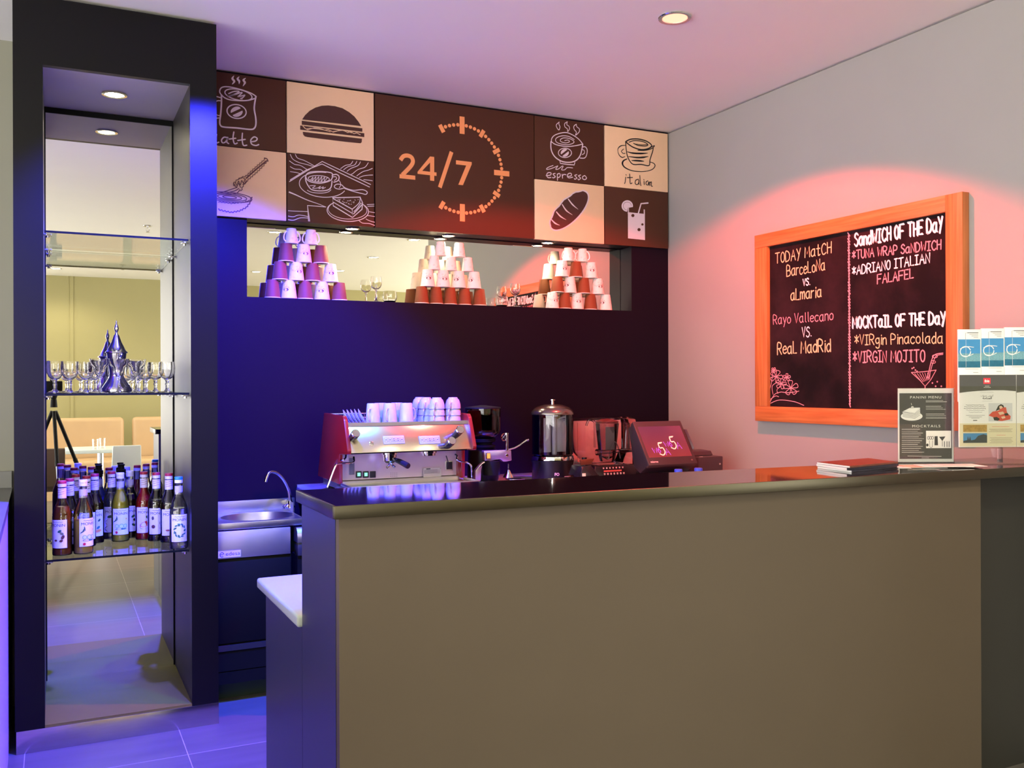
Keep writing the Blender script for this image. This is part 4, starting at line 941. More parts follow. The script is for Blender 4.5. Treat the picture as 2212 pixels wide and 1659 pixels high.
# ------------------------------------------------------------------ glasses and pot on the middle shelf
ZS2 = SH[1][0] + 0.0003
def goblet_proto(label, loc):
    t = thing('goblet', label, 'glass', loc, 0, 'goblets on the middle glass shelf')
    part('bowl', MB().lathe([(0, 0.050), (0.010, 0.052), (0.022, 0.062), (0.030, 0.080), (0.0315, 0.100), (0.0290, 0.124), (0.0280, 0.124), (0.0302, 0.100), (0.0287, 0.081), (0.021, 0.0645), (0.009, 0.0555), (0, 0.0545)], n=28), M_glass, t)
    part('stem', MB().lathe([(0, 0.0), (0.029, 0.0), (0.0295, 0.0015), (0.012, 0.006), (0.0068, 0.014), (0.006, 0.026), (0.0085, 0.034), (0.006, 0.042), (0.009, 0.0495), (0, 0.0498)], n=24), M_glass, t)
    return t
gl = [(119, 3.99, 'leftmost of the row'), (151, 4.03, 'second from the left'), (186, 4.09, 'third from the left, beside a wide glass'),
      (313, 4.13, 'third from the right'), (336, 4.07, 'second from the right'), (361, 4.01, 'rightmost of the row'), (207, 4.20, 'behind the left wide glass'), (296, 4.22, 'behind the right wide glass')]
gp0 = None
for u, y, wh in gl:
    x = U(u, 846, Y=y).x; lb = 'clear goblet on the middle glass shelf, ' + wh
    if gp0 is None: gp0 = goblet_proto(lb, (x, y, ZS2))
    else: place(gp0, False, (x, y, ZS2), 0, lb)
cp0 = None
for u, y, wh in ((216, 4.00, 'left of the coffee pot'), (257, 3.975, 'in front of the coffee pot'), (294, 4.01, 'right of the coffee pot')):
    x = U(u, 846, Y=y).x; lb = 'wide rimmed clear dessert glass ' + wh
    if cp0 is None:
        cp0 = thing('coupe_glass', lb, 'glass', (x, y, ZS2), 0, 'wide glasses on the middle glass shelf')
        part('bowl', MB().lathe([(0, 0.062), (0.010, 0.064), (0.018, 0.078), (0.022, 0.098), (0.034, 0.110), (0.0375, 0.134), (0.0365, 0.134), (0.0328, 0.112), (0.0205, 0.100), (0.0165, 0.080), (0.008, 0.068), (0, 0.067)], n=28), M_glass, cp0)
        part('stem', MB().lathe([(0, 0.0), (0.031, 0.0), (0.031, 0.0015), (0.010, 0.006), (0.005, 0.016), (0.0045, 0.055), (0.008, 0.0615), (0, 0.0618)], n=24), M_glass, cp0)
    else: place(cp0, False, (x, y, ZS2), 0, lb)
py = 4.14; px = U(252, 846, Y=py).x
M_silver = mat('polished_silver', (200, 198, 205), 0.12, 1.0, var=0.05)
t = thing('coffee_pot', 'tall silver Arabic coffee pot with pointed lid among the goblets', 'coffee pot', (px, py, ZS2))
part('body', MB().lathe([(0, 0), (0.050, 0), (0.058, 0.004), (0.059, 0.014), (0.052, 0.026), (0.040, 0.044), (0.029, 0.064), (0.0265, 0.072), (0.028, 0.076), (0.0265, 0.080), (0.029, 0.095), (0.034, 0.125), (0.038, 0.160), (0.0, 0.160)], n=36), M_silver, t)
part('lid', MB().lathe([(0.0375, 0.1602), (0.043, 0.162), (0.042, 0.167), (0.036, 0.172), (0.030, 0.185), (0.020, 0.205), (0.013, 0.225), (0.010, 0.235), (0, 0.235)], n=36), M_silver, t)
part('finial', MB().lathe([(0, 0.2352), (0.008, 0.2352), (0.006, 0.240), (0.004, 0.246), (0.007, 0.252), (0.009, 0.262), (0.006, 0.274), (0.003, 0.280), (0.0035, 0.286), (0, 0.298)], n=20), M_silver, t)
part('spout', MB().tube([(0.006, -0.034, 0.125), (0.010, -0.050, 0.135), (0.014, -0.062, 0.150), (0.018, -0.068, 0.163)], [0.010, 0.009, 0.006, 0.003], 10, smooth=True), M_silver, t)
part('handle', MB().tube([(-0.004, 0.034, 0.155), (-0.008, 0.062, 0.160), (-0.009, 0.070, 0.12), (-0.006, 0.056, 0.07), (-0.003, 0.040, 0.046)], 0.0045, 8, smooth=True), M_silver, t)

# ------------------------------------------------------------------ syrup bottles on the lower shelf
ZS3 = SH[2][0] + 0.0003
M_bglass = thin_glass('bottle_glass', (0.93, 0.95, 0.96), 1.6)
M_label = mat('label_paper', (232, 228, 236), 0.45, var=0.02)
M_capw = mat('cap_white', (236, 234, 240), 0.35, var=0)
M_capr = mat('cap_red', (176, 40, 60), 0.35, var=0)
def bottle(label, u, y, liq, level, cap='red', pic=(), turn=0.0, plain=False, h=1.0, word='MONIN', tall=None):
    x = U(u, 1100, Y=y).x
    x = max(x, IX0 + 0.0375)
    face = math.atan2(x, y) * -0.0 + turn
    t = thing('syrup_bottle', label, 'bottle', (x, y, ZS3), face, 'bottles on the lowest glass shelf')
    R_ = 0.0355
    out = [(R_ - .002, 0.0), (R_, 0.004), (R_, 0.022), (R_ - .001, 0.025), (R_, 0.028), (R_, 0.150), (R_ - .0012, 0.153), (R_ - .0006, 0.160), (R_ - .003, 0.170), (0.0265, 0.188), (0.0195, 0.205), (0.0155, 0.222), (0.0138, 0.240), (0.0135, 0.262), (0.0150, 0.264), (0.0150, 0.270)]
    part('glass', MB().lathe([(0, 0.0)] + out, n=32), M_bglass, t)
    k = 0.95; top = level * 0.262
    lp_ = [(0, 0.004)]
    for r, z in out:
        if z < 0.004: continue
        if z < top: lp_.append((r * k - .0004, max(z, .0042)))
    zprev = [q for q in out if q[1] >= top][0]; lp_.append((zprev[0] * k - .0004, top)); lp_.append((0, top))
    part('syrup', MB().lathe(lp_, n=32), liq, t)
    if cap == 'black':
        part('cap', MB().lathe([(0, 0.271), (0.0155, 0.271), (0.0175, 0.273), (0.0175, 0.290), (0.011, 0.293), (0.011, 0.306), (0.0135, 0.308), (0.0135, 0.313), (0, 0.313)], n=24), M_blackm, t)
        part('collar', MB().lathe([(0.0145, 0.262), (0.0162, 0.263), (0.0162, 0.2705), (0.0145, 0.2705)], n=24), M_blackm, t)
    else:
        cm = {'red': M_capr, 'white': M_capw, 'teal': mat('cap_teal', (40, 140, 140), 0.35, var=0), 'grey': mat('cap_grey', (120, 130, 150), 0.35, var=0)}[cap]
        part('cap', MB().lathe([(0, 0.2765), (0.0155, 0.2765), (0.016, 0.278), (0.016, 0.2865), (0.015, 0.288), (0, 0.288)], n=24), cm, t)
        part('cap_skirt', MB().lathe([(0.0140, 0.2640), (0.0157, 0.2640), (0.0157, 0.2763), (0.0140, 0.2763)], n=24), M_capw, t)
    def on(r):
        return lambda a, z: Vector((r * math.sin(a / r), -r * math.cos(a / r), z))
    hw = 0.035
    def band(r, x0_, x1_, z0_, z1_):
        b = MB(); f = on(r); n = 14
        for i in range(n):
            a0_, a1_ = x0_ + (x1_ - x0_) * i / n, x0_ + (x1_ - x0_) * (i + 1) / n
            b.face([f(a0_, z0_), f(a1_, z0_), f(a1_, z1_), f(a0_, z1_)])
        return b
    lb = part('label', band(R_ + .0006, -hw, hw, 0.030, 0.139), M_label, t)
    f = on(R_ + .0010)
    if word:
        b = MB().text(word, lambda x_, z_: f(x_, 0.113 + z_), 0.0155, 'CENTER', 0.056)
        b.ribbon([f(-.02 + i * .004, .1305 + .0012 * math.sin(i * 2.1)) for i in range(11)], (0, -1, 0), 0.0012)
        for k_ in range(2): b.ribbon([f(-.022, .040 - .004 * k_), f(.020, .040 - .004 * k_)], (0, -1, 0), 0.0008, smooth=False)
        part('lettering', b, M_ink, lb, smooth=False)
    shapes = {}
    for cx_, cz_, rx_, rz_, rot, colr in pic: shapes.setdefault(colr, []).append((cx_, cz_, rx_, rz_, rot))
    for li, (colr, ss) in enumerate(shapes.items()):
        b = MB(); f2 = on(R_ + .0011 + .0003 * li)
        for cx_, cz_, rx_, rz_, rot in ss:
            rr = math.radians(rot); pts = []
            for i in range(14):
                a = 2 * math.pi * i / 14; ex, ez = rx_ * math.cos(a), rz_ * math.sin(a)
                pts.append(f2(cx_ + ex * math.cos(rr) - ez * math.sin(rr), cz_ + ex * math.sin(rr) + ez * math.cos(rr)))
            b.face(pts)
        part('picture', b, mat('ink_%d_%d_%d' % colr, colr, 0.5, var=0), lb, smooth=False)
    if not plain:
        nb = part('neck_label', band(0.0158, -0.028, 0.028, 0.200 + 0.02, 0.2595), M_label, t)
        b = MB(); fn_ = on(0.0163)
        for i in range(3): b.ribbon([fn_(-.016 + q * .008, .232 + i * .009 + q * .0016) for q in range(5)], (0, -1, 0), 0.0014, smooth=False)
        part('neck_print', b, M_capr, nb, smooth=False)
    else:
        part('neck_sleeve', band(0.0152, -0.040, 0.040, 0.218, 0.252), mat('sleeve_clear', (190, 186, 215), 0.4), t)
    return t
def liq(n, c, tr=0.0): return mat('syrup_' + n, c, 0.12, var=0.03, trans=tr, ior=1.36)
G1, G2, BR1, OR1, RD1, YL1, LM = (48, 92, 60), (60, 120, 90), (92, 52, 36), (230, 150, 60), (190, 40, 44), (236, 196, 60), (150, 190, 110)
def lv(cx_, cz_, n, R0_, c, s_=0.006): return [(cx_ + R0_ * math.cos(a), cz_ + R0_ * 1.15 * math.sin(a), s_, s_ * .5, math.degrees(a) + 70, c) for a in [2 * math.pi * i / n for i in range(n)]]
lime = [(-.016, .066, .009, .009, 0, LM), (.002, .066, .010, .010, 0, LM), (.018, .066, .009, .009, 0, LM), (-.016, .066, .006, .006, 0, (205, 225, 170)), (.002, .066, .007, .007, 0, (205, 225, 170)), (.018, .066, .006, .006, 0, (205, 225, 170)), (-.02, .095, .010, .002, 60, G1), (-.024, .088, .010, .002, 30, G1), (-.016, .10, .009, .002, 100, G1), (0, .054, .024, .003, 0, G2), (.022, .096, .004, .004, 0, YL1), (-.018, .040, .0055, .0055, 0, RD1)]
M_ab = liq('amber', (150, 82, 34), 0.35); M_dk = liq('dark', (34, 18, 22)); M_yl = liq('lime', (186, 176, 62)); M_yl2 = liq('lemon', (190, 168, 78)); M_rd = liq('red', (150, 20, 24)); M_cl = liq('clear', (226, 226, 240), 0.95); M_gd = liq('gold', (196, 150, 60), 0.4); M_bl = liq('blue', (70, 90, 200), 0.4)
bottle('amber syrup bottle with red cap and leaf label at the left front corner', 134.4, 4.05, M_ab, 0.72, 'red', [(.008, .095, .008, .005, 30, G1), (.016, .086, .008, .005, -30, (110, 120, 70)), (.020, .072, .009, .006, 60, BR1), (.014, .058, .007, .005, 20, BR1), (-.006, .060, .006, .004, 0, BR1)], turn=-0.5)
bottle('white capped bottle half full of cloudy yellow mix beside the amber bottle', 179.7, 4.05, M_yl2, 0.50, 'white', lime, turn=0.55, plain=True)
bottle('red capped dark syrup bottle just behind the amber bottle', 151, 4.13, M_dk, 0.55, 'red', lv(0, .075, 8, .015, G1))
bottle('red capped syrup bottle hidden behind the white capped yellow bottle', 164, 4.31, M_dk, 0.7, 'red', lv(0, .075, 7, .014, BR1))
bottle('dark syrup bottle with blackberry label right behind the yellow mix bottle', 187, 4.222, M_dk, 0.80, 'red', [(.010, .095, .006, .006, 0, (40, 34, 60)), (.016, .085, .006, .006, 0, (40, 34, 60)), (.008, .06, .006, .006, 0, (40, 34, 60)), (.018, .058, .006, .006, 0, (40, 34, 60))], turn=0.1)
bottle('dark brown syrup bottle with orange and green fruit label in middle row', 205, 4.30, M_dk, 0.78, 'red', [(-.012, .09, .008, .008, 0, G1), (.016, .096, .007, .004, 50, G1), (-.008, .06, .012, .013, 0, (190, 180, 80)), (.012, .052, .014, .006, 15, OR1), (.012, .066, .008, .005, 40, G2)])
bottle('blue bottle with black pourer between the orange label and clear bottles', 214, 4.44, M_bl, 0.88, 'black', [], word='', plain=True)
bottle('clear syrup bottle with yellow and black picture left of the lime bottle', 241, 4.385, M_cl, 0.75, 'red', [(0, .074, .030, .014, 0, (206, 160, 70)), (0, .046, .032, .015, 0, (30, 26, 30)), (-.006, .098, .014, .006, 10, G1)])
bottle('lime yellow mix bottle with white cap and limes label in the middle', 260, 4.30, M_yl, 0.92, 'white', lime, plain=True)
bottle('blue bottle with black pourer right behind the lime yellow bottle', 263, 4.44, M_bl, 0.88, 'black', [], word='', plain=True)
bottle('dark red syrup bottle with white cap right of the lime yellow bottle', 281, 4.375, M_dk, 0.72, 'white', [(.010, .095, .009, .005, 30, G1), (.016, .08, .006, .006, 0, (40, 30, 30)), (.012, .058, .009, .005, -30, G1)], plain=True)
bottle('red syrup bottle with a watermelon slice label', 311, 4.305, M_rd, 0.85, 'red', [(.004, .062, .026, .014, 20, (60, 110, 70)), (.003, .066, .025, .012, 20, (240, 236, 230)), (.002, .068, .024, .011, 20, (214, 60, 60)), (.014, .096, .010, .007, -30, G1), (.02, .09, .007, .004, 20, G1)])
bottle('dark syrup bottle with chocolate pieces label beside the watermelon bottle', 337.7, 4.243, M_dk, 0.66, 'red', [(-.016, .062, .008, .008, 20, BR1), (.016, .08, .006, .012, -15, (96, 74, 50)), (-.018, .098, .005, .008, 0, (70, 60, 60)), (.014, .055, .004, .004, 0, RD1)])
bottle('syrup bottle with hazelnut label and red cap behind the teal capped bottle', 365, 4.18, M_dk, 0.60, 'red', [(.008, .095, .006, .009, 20, (140, 90, 60)), (.012, .072, .008, .008, 0, BR1), (-.008, .052, .010, .004, 0, (150, 80, 50)), (.010, .052, .009, .005, 10, (150, 80, 50))])
bottle('clear syrup bottle with teal cap and leaf wreath label at right front', 386, 3.995, M_cl, 0.62, 'teal', lv(0, .075, 11, .022, G2, .0065) + lv(0, .075, 7, .018, G1, .005), plain=True)

# ------------------------------------------------------------------ paper cup pyramids and glasses in the niche
M_cupb = mat('ripple_brown', (118, 68, 36), 0.7, var=0.12, scale=14, stretch=(1, 1, 30), bump=0.35)
M_cupw = mat('cup_white', (238, 232, 226), 0.5, var=0.02)
M_logo = mat('cup_logo', (70, 36, 34), 0.5, var=0)
M_doodle = mat('cup_doodle', (168, 146, 136), 0.5, var=0)
CH = 0.0885
def cupprof(r0, r1, h): return [(r0 - .0015, 0.0), (r0 + .0012, .001), (r0 + .0012, .0035), (r0, .0045), (r1, h - .003), (r1 - .001, h), (r1 - .003, h), (r1 - .0035, h - .006), (0, h - .006)]
def cup_on(r0, r1, h, o=0.0006):
    def f(a, z):
        r = r0 + (r1 - r0) * z / h + o
        return Vector((r * math.sin(a / r0), -r * math.cos(a / r0), z))
    return f
def doodles(f, seed, z0, z1, n=7, skip=True):
    rr = random.Random(seed); b = MB()
    for i in range(n):
        a = rr.uniform(-.075, .075); z = rr.uniform(z0, z1)
        if skip and abs(a) < .014 and .022 < z < .060: continue
        s_ = rr.uniform(.003, .005)
        b.ribbon([f(a + s_ * math.cos(q * 1.1 + i), z + s_ * math.sin(q * 1.1 + i) * (1 - q * .08)) for q in range(6)], Vector((math.sin(a / .036), -math.cos(a / .036), 0)), 0.0008)
    return b
def brown_proto(label, loc):
    t = thing('paper_cup', label, 'paper cup', loc)
    part('sleeve', MB().lathe([(0.0372, .0046), (0.0272, CH - .002), (0.0262, CH - .0005), (0.0240, CH - .0005), (0.0238, CH - .006), (0, CH - .006)], n=32), M_cupb, t)
    part('rim', MB().lathe([(0.0355, 0), (0.0385, .0008), (0.0388, .003), (0.0372, .0045), (0.0355, .004), (0.0355, 0)], n=32), M_cupw, t, label='white rolled rim')
    return t
def white_proto(label, loc):
    t = thing('paper_cup', label, 'paper cup', loc)
    part('wall', MB().lathe(cupprof(.0375, .0268, CH), n=32), M_cupw, t)
    f = cup_on(.0375, .0268, CH)
    b = MB().face([f(.0150 * math.cos(a), .042 + .0078 * math.sin(a)) for a in [2 * math.pi * i / 18 for i in range(18)]])
    N_ = Vector((0, -1, .1))
    b.ribbon([f(.0190 * math.cos(a), .043 + .0120 * math.sin(a)) for a in [math.radians(20 + 14 * i) for i in range(11)]], N_, 0.0010)
    for a in (10, 50, 130, 170): b.face([f(.0225 * math.cos(math.radians(a)) + .0011 * math.cos(q), .043 + .0155 * math.sin(math.radians(a)) + .0011 * math.sin(q)) for q in [k * 1.05 for k in range(6)]])
    part('logo', b, M_logo, t, smooth=False, label='dark brown oval logo')
    f2 = cup_on(.0375, .0268, CH, .0009)
    part('logo_swirl', MB().ribbon([f2(-.009, .040), f2(-.003, .0445), f2(.005, .043), f2(.009, .039)], N_, 0.0018).ribbon([f2(-.003, .038), f2(.002, .0385)], N_, .0012), M_pale, t, smooth=False)
    part('doodle_print', doodles(f, 3, .012, .078, 16), M_doodle, t, smooth=False)
    return t
HS = 0.0735
def small_proto(label, loc, handles):
    t = thing('paper_cup', label, 'paper cup', loc)
    part('wall', MB().lathe(cupprof(.0315, .0232, HS), n=32), M_cupw, t)
    f = cup_on(.0315, .0232, HS)
    part('doodle_print', doodles(f, 5, .010, .064, 14, False), M_doodle, t, smooth=False)
    if handles:
        for s_ in (-1, 1):
            part('paper_handle', MB().ribbon([(s_ * (.0255), -.010, .058), (s_ * .034, -.010, .050), (s_ * .0395, -.010, .034), (s_ * .0385, -.010, .018), (s_ * .031, -.010, .010)], (0, -1, 0), 0.0055), M_cupw, t, smooth=False)
    return t
protos = {}
def put_cup(kind, x, y, z, rz, label, grp):
    if kind not in protos:
        f = {'B': brown_proto, 'W': white_proto, 'S': lambda l, c: small_proto(l, c, False), 'H': lambda l, c: small_proto(l, c, True)}[kind]
        protos[kind] = f(label, (x, y, z)); o = protos[kind]
    else: o = copy_tree(protos[kind]); o.location = (x, y, z); o['label'] = label
    o.rotation_euler = (0, 0, rz); o['group'] = grp
PYR = [('left', [('B W B W B', (589, 618, 655.5, 696, 733)), ('B W B W', (605, 636, 675.5, 714)), ('B W B', (618, 656.6, 693.7)), ('H H', (629.6, 672))]),
       ('middle', [('B B B B B', (911, 938.5, 970, 1003, 1035.5)), ('W W W W', (924, 957, 991, 1024)), ('S S S', (938, 974, 1010)), ('S S', (952, 992))]),
       ('right', [('W B W B W', (1193, 1218, 1246, 1275, 1308)), ('B W B W', (1204.5, 1231, 1261, 1291)), ('W B W', (1214, 1244, 1277)), ('H H', (1227.5, 1258))])]
RN = ['bottom row', 'second row', 'third row', 'top row']
NZ = NZ0 + 0.0003
for name, rows in PYR:
    z = NZ; prev = None
    for ri, (kinds, us) in enumerate(rows):
        ks = kinds.split(); vv = [648, 610, 570, 530][ri]
        xs = [U(u, vv, Y=4.537).x for u in us]
        # keep the cups of a row side by side
        mn = 0.0785 if ks[0] in 'BW' else 0.0662
        if ri == 0: 
            for i in range(1, len(xs)): xs[i] = max(xs[i], xs[i - 1] + mn)
        else:
            for i in range(1, len(xs)): xs[i] = max(xs[i], xs[i - 1] + mn)
        for i, (k, x) in enumerate(zip(ks, xs)):
            what = {'B': 'brown paper cup', 'W': 'white logo paper cup', 'S': 'small white paper cup', 'H': 'small eared paper cup'}[k]
            tw = {'B': 0, 'W': [-.5, .1, .45, -.7, .25, .6, -.2][(i * 3 + ri * 2 + len(name)) % 7], 'S': .3 * i, 'H': .25 - .4 * i}[k]
            put_cup(k, x, 4.537, z, tw + math.atan2(-x, 4.5) * 0.8, '%s, %s from left in the %s of the %s niche pyramid' % (what, ORD[i], RN[ri], name), 'paper cups of the %s pyramid' % name)
        z += (CH if ks[0] in 'BW' else HS) + 0.0004
t = None
for u, y, wh in ((812.5, 4.53, 'beside the left cup pyramid'), (1113, 4.53, 'left of the right cup pyramid')):
    x = U(u, 655, Y=y).x; lb = 'stemmed wine glass in the wall niche ' + wh
    if t is None:
        t = thing('wine_glass', lb, 'glass', (x, y, NZ), 0, 'wine glasses in the niche')
        part('bowl', MB().lathe([(0, .062), (.010, .063), (.022, .072), (.0285, .088), (.0285, .105), (.0250, .128), (.0242, .128), (.0275, .105), (.0275, .089), (.021, .0745), (.009, .0665), (0, .066)], n=28), M_glass, t)
        part('stem', MB().lathe([(0, 0), (.030, 0), (.030, .0015), (.010, .005), (.0045, .014), (.004, .05), (.008, .0616), (0, .0618)], n=24), M_glass, t)
    else: place(t, False, (x, y, NZ), 0, lb)
t = None
for u, y, wh in ((842, 4.545, 'right of the left wine glass'), (1084, 4.55, 'left of the right wine glass')):
    x = U(u, 655, Y=y).x; lb = 'round stemless tumbler in the wall niche ' + wh
    if t is None:
        t = thing('tumbler', lb, 'glass', (x, y, NZ), 0, 'tumblers in the niche')
        part('bowl', MB().lathe([(0, 0), (.022, 0), (.030, .006), (.036, .022), (.0365, .034), (.032, .058), (.031, .058), (.0353, .034), (.0348, .023), (.029, .009), (.02, .005), (0, .005)], n=32), M_glass, t)
    else: place(t, False, (x, y, NZ), 0, lb)

# ------------------------------------------------------------------ chalk menu board on the right wall
BY0, BY1, BZ0, BZ1, BX = 2.50, 3.703, 1.170, 2.104, 3.18
t = thing('chalkboard', 'wood framed chalkboard with handwritten menu on the pink lit wall', 'chalkboard', (BX, BY0, BZ0))
def wood(name, axis):
    m = bpy.data.materials.new(name); m.use_nodes = True
    nt = m.node_tree; bs = nt.nodes['Principled BSDF']
    tc = nt.nodes.new('ShaderNodeTexCoord'); mp = nt.nodes.new('ShaderNodeMapping'); n = nt.nodes.new('ShaderNodeTexNoise'); rp = nt.nodes.new('ShaderNodeValToRGB')
    mp.inputs['Scale'].default_value = (60, 2.5, 60) if axis == 'y' else (60, 60, 2.5)
    nt.links.new(tc.outputs['Object'], mp.inputs[0]); nt.links.new(mp.outputs[0], n.inputs['Vector']); n.inputs['Scale'].default_value = 1.4; n.inputs['Detail'].default_value = 6
    rp.color_ramp.elements[0].position = 0.3; rp.color_ramp.elements[1].position = 0.72
    rp.color_ramp.elements[0].color = lin((172, 98, 46)); rp.color_ramp.elements[1].color = lin((204, 130, 72))
    nt.links.new(n.outputs[0], rp.inputs[0]); nt.links.new(rp.outputs[0], bs.inputs['Base Color']); bs.inputs['Roughness'].default_value = 0.42
    return m
WH, WV = wood('oak_rail', 'y'), wood('oak_stile', 'z')
fw = 0.088
IY0, IY1, IZ0_, IZ1_ = BY0 + .078, BY1 - .09, BZ0 + .074, BZ1 - .066
wpart('frame_rail', MB().box(BX, RW, IY0 - .0005, BY1, IZ1_, BZ1, .0015), WH, t)
wpart('frame_rail', MB().box(BX, RW, IY0 - .0005, BY1, BZ0, IZ0_, .0015), WH, t)
wpart('frame_stile', MB().box(BX, RW, BY0, IY0 - .001, BZ0, BZ1, .0015), WV, t)
wpart('frame_stile', MB().box(BX, RW, IY1, BY1, IZ0_ + .0005, IZ1_ - .0005, .0015), WV, t)
mB = bpy.data.materials.new('slate'); mB.use_nodes = True
nt = mB.node_tree; bs = nt.nodes['Principled BSDF']; n = nt.nodes.new('ShaderNodeTexNoise'); rp = nt.nodes.new('ShaderNodeValToRGB'); tc = nt.nodes.new('ShaderNodeTexCoord')
n.inputs['Scale'].default_value = 3.2; n.inputs['Detail'].default_value = 5; n.inputs['Roughness'].default_value = .65
nt.links.new(tc.outputs['Object'], n.inputs['Vector']); nt.links.new(n.outputs[0], rp.inputs[0]); nt.links.new(rp.outputs[0], bs.inputs['Base Color'])
rp.color_ramp.elements[0].color = lin((17, 10, 12)); rp.color_ramp.elements[1].color = lin((52, 30, 34)); rp.color_ramp.elements[0].position = .4; rp.color_ramp.elements[1].position = .75
bs.inputs['Roughness'].default_value = 0.7; bs.inputs['Specular IOR Level'].default_value = 0.15
sl = wpart('slate', MB().box(3.200, 3.2195, IY0 - .004, IY1 + .004, IZ0_ - .004, IZ1_ + .004), mB, t)
NB = Vector((-1, 0, 0)); CXB = 3.1985
def cb(x, y): return U(1600 + x / 2.861, 380 + y / 2.861, X=CXB)
G = {'A': '0,0 3,10 6,0;1,4 5,4', 'B': '0,0 0,10 4,9.5 5,7.5 4,5.5 0,5;0,5 4.4,4.8 6,2.5 4.5,.3 0,0', 'C': '5.5,8.5 3.6,10 1.5,9 0,5 1.5,1 3.6,0 5.6,1.5', 'D': '0,0 0,10 4,9 5.6,5 4,1 0,0',
     'E': '5,10 0,10 0,0 5,0;0,5 4,5', 'F': '5.5,10 0,10 0,0;0,5 4.5,5', 'H': '0,0 0,10;5,0 5,10;0,5 5,5', 'I': '0,10 4,10;2,10 2,0;0,0 4,0', 'J': '.5,10 6,10;4,10 4,2 2.5,0 .5,1.5', 'K': '0,0 0,10;5,10 0,4.5;1.5,6 5.5,0',
     'L': '0,10 0,0 4.5,0', 'M': '0,0 .5,10 3.2,3 6,10 6.5,0', 'N': '0,0 0,10 5,0 5,10', 'O': '2.6,10 .8,8.5 0,5 .8,1.5 2.6,0 4.5,1.5 5.2,5 4.5,8.5 2.6,10', 'P': '0,0 0,10 4,9.7 5.3,7.5 4,5 0,4.6', 'R': '0,0 0,10 4,9.7 5.3,7.7 4,5.3 0,5;2,5 5.6,0',
     'S': '5,8.5 3.2,10 1,9 .5,7 2.5,5.5 4.3,4.3 5,2.5 3.6,.3 1.8,0 0,1.5', 'T': '0,10 6,10;3,10 3,0', 'U': '0,10 0,2.5 1.8,0 3.4,0 5,2.5 5,10', 'V': '0,10 2.6,0 5.2,10', 'W': '0,10 1.6,0 3.4,7 5.2,0 6.8,10', 'Y': '0,10 2.6,4.5;5.2,10 1.6,-1.5', 'G': '5.5,8.5 3.6,10 1.5,9 0,5 1.5,1 3.6,0 5.6,1.5 5.6,4.5 3.4,4.5',
     'a': '4.5,6 2.5,6.5 .5,5 0,3 .8,.7 2.5,0 4.3,1.5 4.7,6.5;4.7,6.5 4.8,1 5.5,0', 'c': '4.5,5.5 2.8,6.5 .8,5.3 0,3 .8,.8 2.8,0 4.5,1', 'd': '4.5,5 2.5,6.5 .6,5 0,3 .8,.7 2.5,0 4.5,2;4.6,10 4.6,0', 'e': '0,3.2 4.5,3.8 4,5.8 2.3,6.5 .5,5 0,3 .8,.8 2.6,0 4.6,1',
     'g': '4.5,5.5 2.5,6.5 .5,5 .2,3 2,1 4.5,2.5;4.6,6.5 4.6,-2 2.5,-3.5 .5,-2.5', 'i': '1,6.5 1,0;1,9 1,8.4', 'l': '1,10 1,1 2,0', 'm': '0,0 0,6.5;0,4.5 1.5,6.5 2.8,5.5 3,0;3,4.5 4.6,6.5 6,5.5 6.2,0', 'n': '0,0 0,6.5;0,4.5 2,6.5 4,5.5 4.3,0', 'o': '2.4,6.5 .6,5.3 0,3.2 .6,1 2.4,0 4.2,1 4.8,3.2 4.2,5.3 2.4,6.5',
     'r': '0,0 0,6.5;0,4.3 1.5,6.2 3.5,6.2', 's': '4,5.5 2.3,6.5 .6,5.5 1,4 3,3 4,1.6 2.8,.2 .8,.2 0,1.2', 't': '2,10 2,1 3.2,0 4.5,.8;0,6.5 4,6.5', 'y': '0,6.5 2.3,1;4.6,6.5 1,-3.5', '*': '0,3 5,8;0,8 5,3;2.5,9.5 2.5,1.5', '.': '.6,.5 1.0,.2', ' ': ''}
def chalk(b, txt, P0, P1, hpx, wd, bold=0):
    p0, p1 = cb(*P0), cb(*P1)
    H_ = (cb(P0[0], P0[1] - hpx) - p0).z
    def wof(c):
        if c == ' ': return 4.0
        return max(float(q.split(',')[0]) for st in G[c].split(';') for q in st.split()) + 1.9
    tot = sum(wof(c) for c in txt) - 1.9
    dr = (p1 - p0) / tot; up = Vector((0, 0, H_ / 10)); x = 0
    for c in txt:
        if c != ' ':
            dz = RND.uniform(-.3, .3)
            for st in G[c].split(';'):
                pts = [tuple(float(k) for k in q.split(',')) for q in st.split()]
                for k_ in range(1 + bold):
                    oy, oz = (k_ * .55, k_ * .35)
                    b.ribbon([p0 + dr * (x + px_ + RND.uniform(-.15, .15) + oy) + up * (pz_ + dz + RND.uniform(-.15, .15) - oz) + NB * (.0002 * k_) for px_, pz_ in pts], NB, wd, smooth=len(pts) > 3 and c not in 'MNEFHILTVWZK')
        x += wof(c)
def chalkmat(n, c): return mat('chalk_' + n, c, 0.9, var=0.25, scale=260)
CW, CP, CYl = chalkmat('white', (246, 240, 240)), chalkmat('pink', (226, 150, 160)), chalkmat('yellow', (226, 200, 150))
Wd = 0.0052
